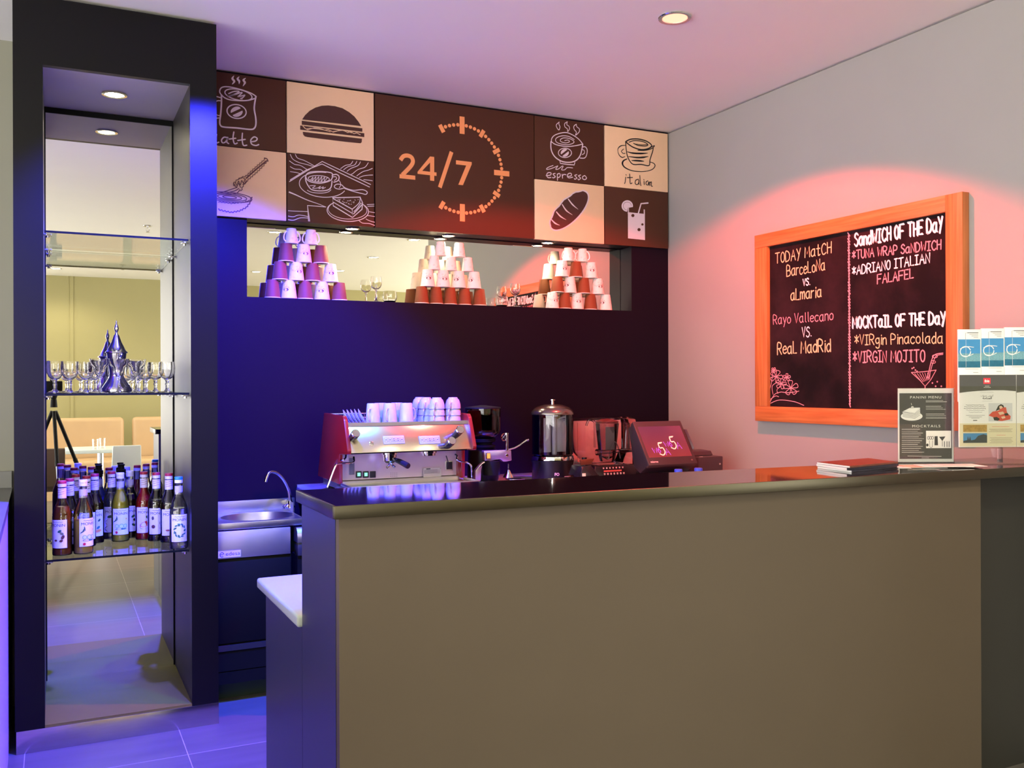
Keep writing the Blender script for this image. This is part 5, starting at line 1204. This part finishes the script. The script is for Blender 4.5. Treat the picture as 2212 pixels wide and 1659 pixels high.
for txt, a0, a1, h_, m_, bold, wd in [('TODAY MatCH', (215, 542), (560, 475), 62, CYl, 0, Wd), ('BarceLoNa', (285, 622), (520, 580), 66, CYl, 0, Wd), ('VS.', (385, 680), (428, 673), 42, CW, 0, Wd * 1.1), ('aLmaria', (310, 770), (498, 746), 66, CYl, 0, Wd * 1.15),
                        ('Rayo Vallecano', (202, 918), (572, 890), 56, CP, 0, Wd * .85), ('VS.', (380, 1000), (436, 992), 62, CW, 0, Wd), ('ReaL MadRid', (228, 1102), (555, 1084), 70, CYl, 0, Wd * 1.2),
                        ('SandWICH OF THE DaY', (703, 432), (1245, 336), 78, CW, 2, Wd * 1.15), ('*TUNA WRAP SaNDWICH', (690, 515), (1238, 452), 52, CP, 0, Wd), ('*ADRIANO ITALIAN', (690, 614), (1168, 536), 54, CW, 0, Wd * 1.1), ('FALAFEL', (845, 666), (1066, 630), 56, CP, 0, Wd * 1.1),
                        ('MOCKTaIL OF THE DaY', (690, 938), (1262, 912), 68, CW, 2, Wd * 1.15), ('*VIRgin Pinacolada', (705, 1044), (1248, 1032), 60, CYl, 0, Wd * .9), ('*VIRGIN MOJITO', (695, 1152), (1138, 1148), 66, CP, 0, Wd * 1.1)]:
    b = MB(); chalk(b, txt, a0, a1, h_, wd, bold)
    wpart('chalk_writing', b, m_, sl, smooth=False)
b = MB()
for k in range(60):
    y0 = 352 + k * 17.9; j = RND.uniform(-2.5, 2.5)
    b.ribbon([cb(668 + k * .12 + j - 4, y0), cb(668 + k * .12 - j + 4, y0 + 19)], NB, 0.006, smooth=False)
wpart('chalk_line', b, CP, sl, smooth=False)
b = MB()
for q in ('175,1410 178,1330 190,1280 200,1200', '180,1400 210,1350 250,1335', '185,1405 240,1385 330,1395 390,1418', '178,1340 165,1290 168,1230', '250,1335 300,1340 360,1330', '200,1350 195,1300 225,1275', '230,1345 225,1320 250,1300', '185,1380 215,1360 235,1365'): b.ribbon(L(cb, q), NB, 0.003)
for cx_, cy_, r in ((220, 1240, 34), (250, 1285, 28), (310, 1310, 40), (205, 1200, 14), (285, 1245, 20)):
    for i in range(5):
        a = i * 1.2566 + cx_
        b.ribbon([cb(cx_, cy_), cb(cx_ + r * math.cos(a - .35), cy_ + r * math.sin(a - .35)), cb(cx_ + r * 1.15 * math.cos(a), cy_ + r * 1.15 * math.sin(a)), cb(cx_ + r * math.cos(a + .35), cy_ + r * math.sin(a + .35)), cb(cx_, cy_)], NB, 0.003)
wpart('chalk_flowers', b, CP, sl, smooth=False)
b = MB()
b.ribbon(L(cb, '1055,1215 1110,1265 1140,1300 1175,1260 1208,1200'), NB, .003, smooth=False); b.ribbon(L(cb, '1055,1215 1130,1210 1208,1200'), NB, .003); b.ribbon(L(cb, '1140,1300 1140,1345'), NB, .004)
for k in range(7): b.ribbon(L(cb, f'{1075 + k * 16},{1222 - k} {1120 + k * 8},{1275 - k * 3}'), NB, .0022)
b.ribbon(L(cb, '1150,1255 1165,1200 1180,1140 1200,1105 1250,1095'), NB, .004); b.ribbon(L(cb, '1160,1255 1175,1200 1190,1150 1210,1112 1250,1103'), NB, .003)
b.ribbon(ell(cb, 1200, 1115, 16, 9), NB, .0025); b.ribbon(ell(cb, 1190, 1150, 14, 8), NB, .0025)
for x, y in ((1185, 1280), (1215, 1272), (1240, 1300), (1205, 1300), (1060, 1190), (1080, 1200), (1070, 1185), (1090, 1208)): b.ribbon(ell(cb, x, y, 3, 3), NB, .0025)
wpart('chalk_cocktail', b, CP, sl, smooth=False)

# ------------------------------------------------------------------ papers and stands on the bar top
UNIT = 1.36
def dirs(rz): return Vector((math.cos(rz), math.sin(rz), 0)), Vector((math.sin(rz), -math.cos(rz), 0))
t = thing('menu_stand', 'clear acrylic stand with the panini and mocktails menu on the bar', 'menu stand', (2.783, 2.338, 1.0747), -YAW)
part('holder', MB().box(-.074, .074, 0.0, .0015, .001, .196).box(-.074, .074, .0035, .005, .001, .196).box(-.074, .074, -.001, .06, 0, .001), M_acryl, t)
sh = part('menu_sheet', MB().box(-.0725, .0725, .0017, .0032, .0025, .1945), M_paper, t)
def mp(x, y, o=0.0): return Vector(((x - 1141.5) / 547 * .148, .0016 - o, (1390 - y) / 700 * .194))
M_mgrey = mat('menu_grey', (72, 72, 76), 0.45, var=0.05)
part('menu_ground', MB().face([mp(887, 1353), mp(1393, 1353), mp(1393, 733), mp(887, 733)]), M_mgrey, sh, smooth=False)
b = MB().text('PANINI MENU', lambda x, y: mp(1141, 783, .0002) + Vector((x, 0, y)), .0092, 'CENTER', .081, space=1.2)
b.text('MOCKTAILS', lambda x, y: mp(1145, 1055, .0002) + Vector((x, 0, y)), .0092, 'CENTER', .073, space=1.25)
for y in (803, 815, 857, 872, 885, 930, 945, 962, 970):
    b.ribbon([mp(1142, y, .0002), mp(1350 - (y * 7) % 60, y, .0002)], (0, -1, 0), .0010 if y in (815, 857, 930) else .0006, smooth=False, caps=False)
for y in range(1073, 1290, 18): b.ribbon([mp(908, y, .0002), mp(1128 - (y * 5) % 70, y, .0002)], (0, -1, 0), .0010 if y % 4 == 1 else .0006, smooth=False, caps=False)
b.ribbon([mp(965, 1325, .0002), mp(1120, 1328, .0002), mp(1290, 1330, .0002)], (0, -1, 0), .001); b.ribbon([mp(1100, 1343, .0002), mp(1170, 1343, .0002)], (0, -1, 0), .0007)
b.fill([mp(1005 + 105 * math.cos(a), 950 + 42 * math.sin(a), .0002) for a in [2 * math.pi * i / 28 for i in range(28)]])
b.fill([mp(*q, .0003) for q in ((915, 905), (985, 870), (1085, 868), (1088, 945), (1030, 975), (925, 950))])
b.fill([mp(1012 + 14 * math.cos(a), 868 + 12 * math.sin(a), .0003) for a in [2 * math.pi * i / 12 for i in range(12)]]); b.ribbon([mp(1005, 845, .0003), mp(1000, 828, .0003)], (0, -1, 0), .001)
b.face([mp(1143, 1252, .0002), mp(1385, 1252, .0002), mp(1385, 1088, .0002), mp(1143, 1088, .0002)])
part('menu_print', b, M_paper, sh, smooth=False)
b = MB()
for k in range(4): b.ribbon([mp(918, 912 + k * 13, .0005), mp(1035, 935 + k * 12, .0005), mp(1085, 885 + k * 17, .0005)], (0, -1, 0), .0008, smooth=False)
b.ribbon([mp(*q, .0005) for q in ((915, 905), (985, 870), (1085, 868), (1035, 925), (915, 905))], (0, -1, 0), .0008, smooth=False)
b.fill([mp(*q, .0004) for q in ((1268, 1145), (1330, 1142), (1300, 1185))]); b.ribbon([mp(1300, 1185, .0004), mp(1300, 1235, .0004)], (0, -1, 0), .0012)
b.fill([mp(*q, .0004) for q in ((1225, 1140), (1255, 1138), (1258, 1225), (1224, 1225))])
for x in (1165, 1185, 1205): b.ribbon([mp(x + 10 * math.cos(a), 1155 + 14 * math.sin(a), .0004) for a in [k * .8 for k in range(9)]], (0, -1, 0), .0012)
b.ribbon([mp(1175, 1180, .0004), mp(1180, 1240, .0004), mp(1200, 1240, .0004), mp(1205, 1180, .0004)], (0, -1, 0), .001); b.fill([mp(1155 + 12 * math.cos(a), 1222 + 14 * math.sin(a), .0004) for a in [2 * math.pi * i / 12 for i in range(12)]])
for x in (1320, 1345, 1365): b.ribbon([mp(x, 1190, .0004), mp(x, 1240, .0004)], (0, -1, 0), .0018)
part('menu_pictures', b, mat('menu_ink', (60, 60, 64), .5, var=0), sh, smooth=False)

# leaflet rack: px frame of the crop -> local x, z
RZ = -YAW + 0.02
t = thing('leaflet_rack', 'clear acrylic leaflet rack at the right end of the bar', 'leaflet rack', (2.840, 2.244, 1.0747), RZ)
def rk(x, y, d=0.0): return Vector(((x - 1470) / 551 * .1485, d, 0.0445 + (1268 - y) / 683 * .1845))
part('back_plate', MB().box(0, .275, .030, .0325, 0.0, .27), M_acryl, t)
part('front_plate', MB().box(0, .275, .0005, .0025, .040, .20), M_acryl, t)
part('base_plate', MB().box(0, .275, -.004, .036, 0, .003), M_acryl, t)
part('divider', MB().box(.110, .1125, .0035, .0295, .0035, .043).box(0.0, .275, .0035, .0295, .040, .043), M_acryl, t)
Bloc = Vector((2.840, 2.244, 1.0747)); BM_ = Matrix.Translation(Bloc) @ Matrix.Rotation(RZ, 4, 'Z')
M_teal = mat('photo_sea', (36, 104, 130), 0.35, var=0.35, scale=60); M_sky = mat('photo_sky', (64, 140, 190), 0.35, var=0.1, scale=40); M_city = mat('photo_city', (110, 160, 170), 0.35, var=0.6, scale=400)
FY = Vector((0, -1, 0))
bro = None
for i in range(3):
    x0_ = [1475, 1700, 1925][i]; yt = [150, 141, 131][i]
    lb = 'white brochure with a harbour photo in the rack, ' + ['leftmost', 'middle', 'rightmost'][i] + ' of three'
    if bro is None:
        bro = thing('brochure', lb, 'brochure', Bloc, RZ, 'harbour brochures in the rack')
        z0_, z1_ = .185, rk(0, 150).z
        xa, xb = rk(1475, 0).x, rk(1675, 0).x + .006
        def bb(x, y, o=0.0): return Vector((rk(x, 0).x, .0118 - o, rk(0, y).z))
        cv = part('cover', MB().box(xa, xb, .012, .0165, .16, z1_, .0004), M_paper, bro)
        part('sky_photo', MB().face([bb(1475, 380, .0001), bb(1690, 380, .0001), bb(1690, 245, .0001), bb(1475, 245, .0001)]), M_sky, cv, smooth=False)
        part('city_photo', MB().face([bb(1475, 455, .0001), bb(1690, 455, .0001), bb(1690, 380, .0001), bb(1475, 380, .0001)]), M_city, cv, smooth=False)
        part('sea_photo', MB().face([bb(1475, 515, .0001), bb(1690, 515, .0001), bb(1690, 455, .0001), bb(1475, 455, .0001)]), M_teal, cv, smooth=False)
        b = MB().ribbon([bb(1545 + 50 * math.cos(a), 362 + 48 * math.sin(a), .0004) for a in [k * .35 for k in range(18)]], FY, .0022)
        b.ribbon([bb(1495, 335, .0004), bb(1560, 315, .0004), bb(1625, 320, .0004)], FY, .0014); b.ribbon([bb(1510, 400, .0004), bb(1570, 405, .0004), bb(1620, 385, .0004)], FY, .0012); b.ribbon([bb(1550, 250, .0004), bb(1550, 510, .0004)], FY, .0006)
        part('round_mark', b, M_paper, cv, smooth=False)
        b = MB().ribbon([bb(1545, 245, .0003), bb(1545, 185, .0003), bb(1560, 182, .0003)], FY, .0006, smooth=False)
        for k in range(4): b.ribbon([bb(1565 + k * 20, 182 + k * 15, .0003), bb(1668, 182 + k * 15, .0003)], FY, .0008 if k else .0016, smooth=False)
        b.ribbon([bb(1545, 520, .0003), bb(1545, 528, .0003), bb(1670, 528, .0003)], FY, .0006, smooth=False); b.ribbon([bb(1620, 562, .0003), bb(1668, 562, .0003)], FY, .0008, smooth=False)
        part('print', b, M_mgrey, cv, smooth=False)
    else:
        o = copy_tree(bro); o.location = BM_ @ (UNIT * Vector((rk(x0_, 0).x - rk(1475, 0).x, 0, (150 - yt) / 683 * .1845))); o['label'] = lb
lf = None
M_band = mat('leaflet_grey', (76, 78, 76), 0.45, var=0.04); M_beige = mat('leaflet_beige', (222, 214, 178), 0.5, var=0.02); M_lred = mat('leaflet_red', (214, 52, 66), 0.45, var=0); M_pill = mat('pillow_red', (206, 74, 58), 0.5, var=0.08)
for i in range(2):
    lb = ['white and grey Arabic leaflet with red logo, fully visible in the rack', 'Arabic leaflet cut by the photo edge, right of the first one'][i]
    if lf is None:
        lf = thing('leaflet', lb, 'leaflet', Bloc, RZ, 'leaflets in the rack')
        def lp2(x, y, o=0.0): return rk(x, y, .0044 - o)
        pg = part('page', MB().box(rk(1472, 0).x, rk(2018, 0).x, .0045, .010, .0435, rk(0, 585).z), M_paper, lf)
        b = MB().fill([lp2(1472, 585, .0001), lp2(2018, 585, .0001), lp2(2018, 742, .0001), lp2(1900, 732, .0001), lp2(1780, 732, .0001), lp2(1650, 738, .0001), lp2(1560, 745, .0001), lp2(1472, 756, .0001)])
        part('grey_band', b, M_band, pg, smooth=False)
        part('beige_band', MB().face([lp2(1472, 1264, .0001), lp2(2018, 1264, .0001), lp2(2018, 1046, .0001), lp2(1472, 1046, .0001)]), M_beige, pg, smooth=False)
        part('logo', MB().face([lp2(1703, 671, .0004), lp2(1772, 671, .0004), lp2(1772, 615, .0004), lp2(1703, 615, .0004)]), M_lred, pg, smooth=False)
        part('logo_lettering', MB().text('ibis', lambda x, y: lp2(1737, 655, .0007) + Vector((x, 0, y)), .010, 'CENTER', .0125, bold=.0003).ribbon([lp2(1718, 692, .0007), lp2(1758, 692, .0007)], FY, .0009, smooth=False).ribbon([lp2(1706, 705, .0007), lp2(1772, 705, .0007)], FY, .0009, smooth=False), M_paper, pg, smooth=False)
        b = MB()
        # two short headings in Arabic, then rows of small print
        b.text('\uFED2\uFEF4\uFEB3 \uFEB2\uFE92\uFEF3\uFE8D', lambda x, y: lp2(1738, 790, .0002) + Vector((x, 0, y)), .007, 'CENTER', .032)
        b.text('\uFE94\uFEE3\uFE8E\uFEE8\uFEE4\uFEDF\uFE8D', lambda x, y: lp2(1740, 816, .0002) + Vector((x, 0, y)), .008, 'CENTER', .024, bold=.0002)
        b.ribbon([lp2(1670, 752, .0002), lp2(1800, 752, .0002)], FY, .0003, smooth=False); b.ribbon([lp2(1690, 834, .0002), lp2(1790, 834, .0002)], FY, .0003, smooth=False)
        for k, (xa, xb) in enumerate([(1535, 1710), (1520, 1725), (1515, 1730), (1540, 1715), (1565, 1690)]):
            y = 872 + k * 17
            for j in range(14): 
                q = xa + (xb - xa) * j / 14
                b.ribbon([lp2(q, y + (j * 37 % 5) - 2, .0002), lp2(q + (xb - xa) / 20, y + (j * 53 % 5) - 2, .0002)], FY, .0011 if k < 3 else .0007, smooth=False, caps=False)
        for y in (970, 984, 996): b.ribbon([lp2(1535 + (y - 970) * 2, y, .0002), lp2(1715 - (y - 970) * 2, y, .0002)], FY, .0007, smooth=False)
        b.ribbon([lp2(1605, 1018, .0002), lp2(1640, 1018, .0002)], FY, .0018, smooth=False)
        for y in list(range(1102, 1130, 12)) + list(range(1184, 1240, 12)): b.ribbon([lp2(1755 + y % 25, y, .0002), lp2(1985 - y % 20, y, .0002)], FY, .0006, smooth=False)
        part('print', b, M_ink, pg, smooth=False)
        b = MB().ribbon([lp2(1785, 1078, .0002), lp2(1950, 1078, .0002)], FY, .0007, smooth=False).ribbon([lp2(1830, 1160, .0002), lp2(1915, 1160, .0002)], FY, .0007, smooth=False)
        part('red_print', b, M_lred, pg, smooth=False)
        part('photo_ground', MB().face([lp2(1752, 1028, .0002), lp2(1982, 1028, .0002), lp2(1982, 854, .0002), lp2(1752, 854, .0002)]), mat('photo_grey', (206, 208, 206), .5, var=.02), pg, smooth=False)
        b = MB().fill([lp2(*q, .0005) for q in ((1752, 972), (1790, 935), (1850, 925), (1870, 900), (1920, 893), (1930, 945), (1965, 980), (1960, 1010), (1880, 1025), (1820, 1020), (1800, 990))])
        part('photo_pillow', b, M_pill, pg, smooth=False)
        b = MB().fill([lp2(*q, .0004) for q in ((1820, 930), (1845, 880), (1872, 864), (1895, 875), (1905, 900), (1870, 910))]).fill([lp2(*q, .0008) for q in ((1898, 955), (1935, 948), (1945, 970), (1910, 975))]).fill([lp2(*q, .0008) for q in ((1795, 990), (1830, 985), (1860, 1005), (1840, 1022), (1805, 1018))])
        part('photo_hair', b, M_ink, pg, smooth=False)
        b = MB().fill([lp2(*q, .0009) for q in ((1855, 885), (1875, 880), (1890, 895), (1870, 910), (1856, 905))]).fill([lp2(*q, .0009) for q in ((1842, 942), (1890, 935), (1905, 955), (1860, 968))]).fill([lp2(*q, .0009) for q in ((1870, 985), (1905, 978), (1915, 995), (1885, 1005))])
        part('photo_skin', b, mat('photo_tan', (222, 188, 158), .5, var=0), pg, smooth=False)
        b = MB().face([lp2(1507, 1128, .0002), lp2(1737, 1128, .0002), lp2(1737, 1060, .0002), lp2(1507, 1060, .0002)])
        part('room_photo', b, mat('photo_room', (176, 140, 70), .45, var=.5, scale=120), pg, smooth=False)
        b = MB().face([lp2(1507, 1232, .0002), lp2(1737, 1232, .0002), lp2(1737, 1140, .0002), lp2(1507, 1140, .0002)])
        part('city_photo', b, M_sky, pg, smooth=False)
        b = MB().fill([lp2(*q, .0005) for q in ((1507, 1232), (1507, 1212), (1545, 1205), (1552, 1165), (1562, 1205), (1572, 1168), (1582, 1208), (1620, 1200), (1650, 1165), (1700, 1150), (1737, 1160), (1737, 1232))])
        part('city_silhouette', b, mat('photo_dark', (50, 62, 70), .5, var=.4, scale=200), pg, smooth=False)
    else:
        o = copy_tree(lf); o.location = BM_ @ Vector((UNIT * .1487, 0, 0)); o['label'] = lb

UNIT = 1.0
cols = [('print_red', (112, 62, 48)), ('print_night', (40, 42, 56)), ('print_sand', (206, 196, 170))]
mq = [Vector((2.274, 2.206, 0)), Vector((2.540, 2.247, 0)), Vector((2.577, 2.404, 0)), Vector((2.298, 2.369, 0))]
z = 1.0748
for i, (th, cover) in enumerate([(.006, cols[1]), (.008, cols[1]), (.0055, cols[0])]):
    cen = sum(mq, Vector()) / 4; Rm = Matrix.Rotation([.05, -.03, .02][i], 3, 'Z')
    q = [cen + Rm @ (p - cen) for p in mq]
    t = thing('magazine', ['lowest magazine of the stack on the bar top', 'dark covered magazine in the middle of the bar stack', 'magazine with red picture cover on top of the bar stack'][i], 'magazine', (q[0].x, q[0].y, z), group='magazines stacked on the bar')
    wpart('pages', MB().prism([p + Vector((0, 0, z)) for p in q], (0, 0, th - .0007)), M_paper, t)
    wpart('cover', MB().prism([p + Vector((0, 0, z + th - .0006)) for p in q], (0, 0, .0006)).prism([q[0] + Vector((0, 0, z)), q[1] + Vector((0, 0, z)), q[1] + Vector((0, -.0008, z)), q[0] + Vector((0, -.0008, z))], (0, 0, th)), mat(cover[0], cover[1], .3, var=.4, scale=25), t)
    z += th + .0003
for i, (cx_, cy_, rot, m_) in enumerate([(2.628, 2.244, -.45, M_paper), (2.66, 2.230, -.3, mat(*cols[2], .5)), (2.70, 2.199, -.5, M_paper), (2.735, 2.176, -.36, M_paper)]):
    Rm = Matrix.Rotation(rot, 3, 'Z'); zz = 1.0748 + i * .0016
    q = [Vector((cx_, cy_, zz)) + Rm @ Vector((sx_ * .082, sy_ * .046, 0)) for sx_, sy_ in ((-1, -1), (1, -1), (1, 1), (-1, 1))]
    t = thing('flyer', 'paper flyer fanned out before the menu stand, %s from the magazines' % ORD[i], 'flyer', (cx_, cy_, zz), group='flyers before the menu stand')
    wpart('sheet', MB().prism(q, (0, 0, .0011)), m_, t)
    b = MB()
    for k in range(3): b.ribbon([q[0].lerp(q[3], .3 + k * .2).lerp(q[1].lerp(q[2], .3 + k * .2), .15) + Vector((0, 0, .0012)), q[0].lerp(q[3], .3 + k * .2).lerp(q[1].lerp(q[2], .3 + k * .2), .8) + Vector((0, 0, .0012))], (0, 0, 1), .003, smooth=False)
    wpart('print', b, M_mgrey, t, smooth=False)

# ------------------------------------------------------------------ dining corner, seen in the mirrors
M_leather = mat('tan_leather', (182, 152, 112), 0.5, var=0.05, scale=8)
for i, (x0_, x1_, lb) in enumerate([(-0.75, 0.80, 'long tan upholstered bench seat along the rear wall'), (0.90, 2.5, 'tan upholstered bench seat right of the gap at the rear wall')]):
    t = thing('banquette', lb, 'bench', (x0_, -3.9, 0), group='bench seats along the rear wall')
    wpart('backrest', MB().box(x0_, x1_, -4.0, -3.82, 0.42, 0.955, .05, 4), M_leather, t)
    wpart('seat', MB().box(x0_, x1_, -3.81, -3.25, 0.30, 0.46, .04, 4), M_leather, t)
    wpart('base', MB().box(x0_ + .02, x1_ - .02, -3.95, -3.32, 0, 0.2995), M_leather, t)
t = thing('dining_table', 'white dining table on a steel column before the bench', 'table', (0.36, -1.2, 0))
wpart('top', MB().box(0.10, 0.62, -1.55, -0.95, 0.70, 0.735, .004), M_white, t)
wpart('column', MB().cyl((0.42, -1.25, 0.01), (0.42, -1.25, 0.6995), 0.03), M_chrome, t)
wpart('foot', MB().lathe([(0, 0), (.2, 0), (.2, .006), (.03, .0098), (0, .0098)], (0.42, -1.25, 0), 32), M_chrome, t)
for i, (x, y) in enumerate(((.365, -1.05), (.435, -1.2))):
    t = thing('water_glass', 'drinking glass on the white dining table, %s of two' % ['the one nearer the edge', 'the one nearer the chair'][i], 'glass', (x, y, .7353), group='glasses on the dining table')
    part('bowl', MB().lathe([(0, 0), (.026, 0), (.03, .10), (.028, .10), (.0245, .006), (0, .006)], n=20), M_glass, t)
t = thing('dining_chair', 'white dining chair with its back to the bar', 'chair', (0.62, -0.5, 0))
wpart('backrest', MB().hexa([(.47, -.50, .40), (.74, -.50, .40), (.74, -.47, .40), (.47, -.47, .40), (.49, -.46, .80), (.735, -.46, .80), (.735, -.43, .80), (.49, -.43, .80)], .01), M_white, t)
wpart('seat', MB().box(.46, .75, -.85, -.505, .40, .45, .01), M_white, t)
for sx_ in (.475, .715):
    for sy_ in (-.83, -.54): wpart('leg', MB().box(sx_, sx_ + .02, sy_, sy_ + .02, 0, .3995), M_chrome, t)
t = thing('lounge_chair', 'dark brown chair behind the camera tripod in the mirror', 'chair', (-.2, -1.6, 0))
M_brown = mat('brown_leather', (70, 52, 40), .5, var=.08)
wpart('backrest', MB().box(-.40, .10, -1.42, -1.34, .36, .735, .01), M_brown, t)
wpart('seat', MB().box(-.40, .10, -1.85, -1.4205, .30, .42, .02), M_brown, t)
for sx_ in (-.39, .05):
    for sy_ in (-1.83, -1.40): wpart('leg', MB().box(sx_, sx_ + .035, sy_, sy_ + .035, 0, .2995), M_blackm, t)
for i, (x, y) in enumerate([(0.778, -0.193), (0.757, -3.3)]):
    t = thing('ceiling_sprinkler', 'small ceiling sprinkler of the dining area, %s the bar' % ['nearer', 'farther from'][i], 'sprinkler', (x, y, CEIL), group='ceiling sprinklers')
    part('flange', MB().lathe([(0, 0), (.04, 0), (.036, -.006), (0, -.007)], n=20), M_steel, t)
    part('head', MB().cyl((0, 0, -.007), (0, 0, -.022), .008, n=12).tube([(-.014, 0, -.02), (-.014, 0, -.045), (0, 0, -.055), (.014, 0, -.045), (.014, 0, -.02)], .003, 6).lathe([(0, -.056), (.018, -.057), (.018, -.06), (0, -.06)], n=16), M_chrome, t)
t = thing('camera_tripod', 'black and grey camera tripod reflected in the tower mirror', 'tripod', (0.0, -0.14, 0))
AP = Vector((0, -.14, 1.17))
for k, (dx, dy) in enumerate(((.42, -.30), (-.42, -.30), (0.06, .34))):
    e = Vector((dx, -.14 + dy, 0.006)); m1 = AP.lerp(e, .42); m2 = AP.lerp(e, .74); a0 = AP.lerp(e, .03)
    lg = wpart('leg', MB().cyl(a0, m1, .016, .016, 12).cyl(AP.lerp(e, .40), AP.lerp(e, .435), .019, .019, 12), M_blackm, t)
    wpart('leg_tube', MB().cyl(m1, m2, .012, .012, 12).cyl(AP.lerp(e, .72), AP.lerp(e, .75), .015, .015, 12).cyl(m2, e, .009, .009, 12), mat('tripod_grey', (128, 134, 146), .35, .5), lg)
wpart('head', MB().cyl(AP, AP + Vector((0, 0, .07)), .03, .024).cyl(AP + Vector((0, 0, .07)), AP + Vector((0, 0, .115)), .02, .034), M_blackm, t)
t = thing('photo_camera', 'black camera on the tripod reflected in the tower mirror', 'camera', (0.0, -0.14, 1.29))
wpart('body', MB().box(-.07, .07, -.18, -.11, 1.2855, 1.40, .008, 3).box(-.03, .03, -.175, -.115, 1.40, 1.425, .006), M_blackm, t)
wpart('lens', MB().cyl((0, -.11, 1.345), (0, -.035, 1.345), .036, .038, 28), M_blackm, t)
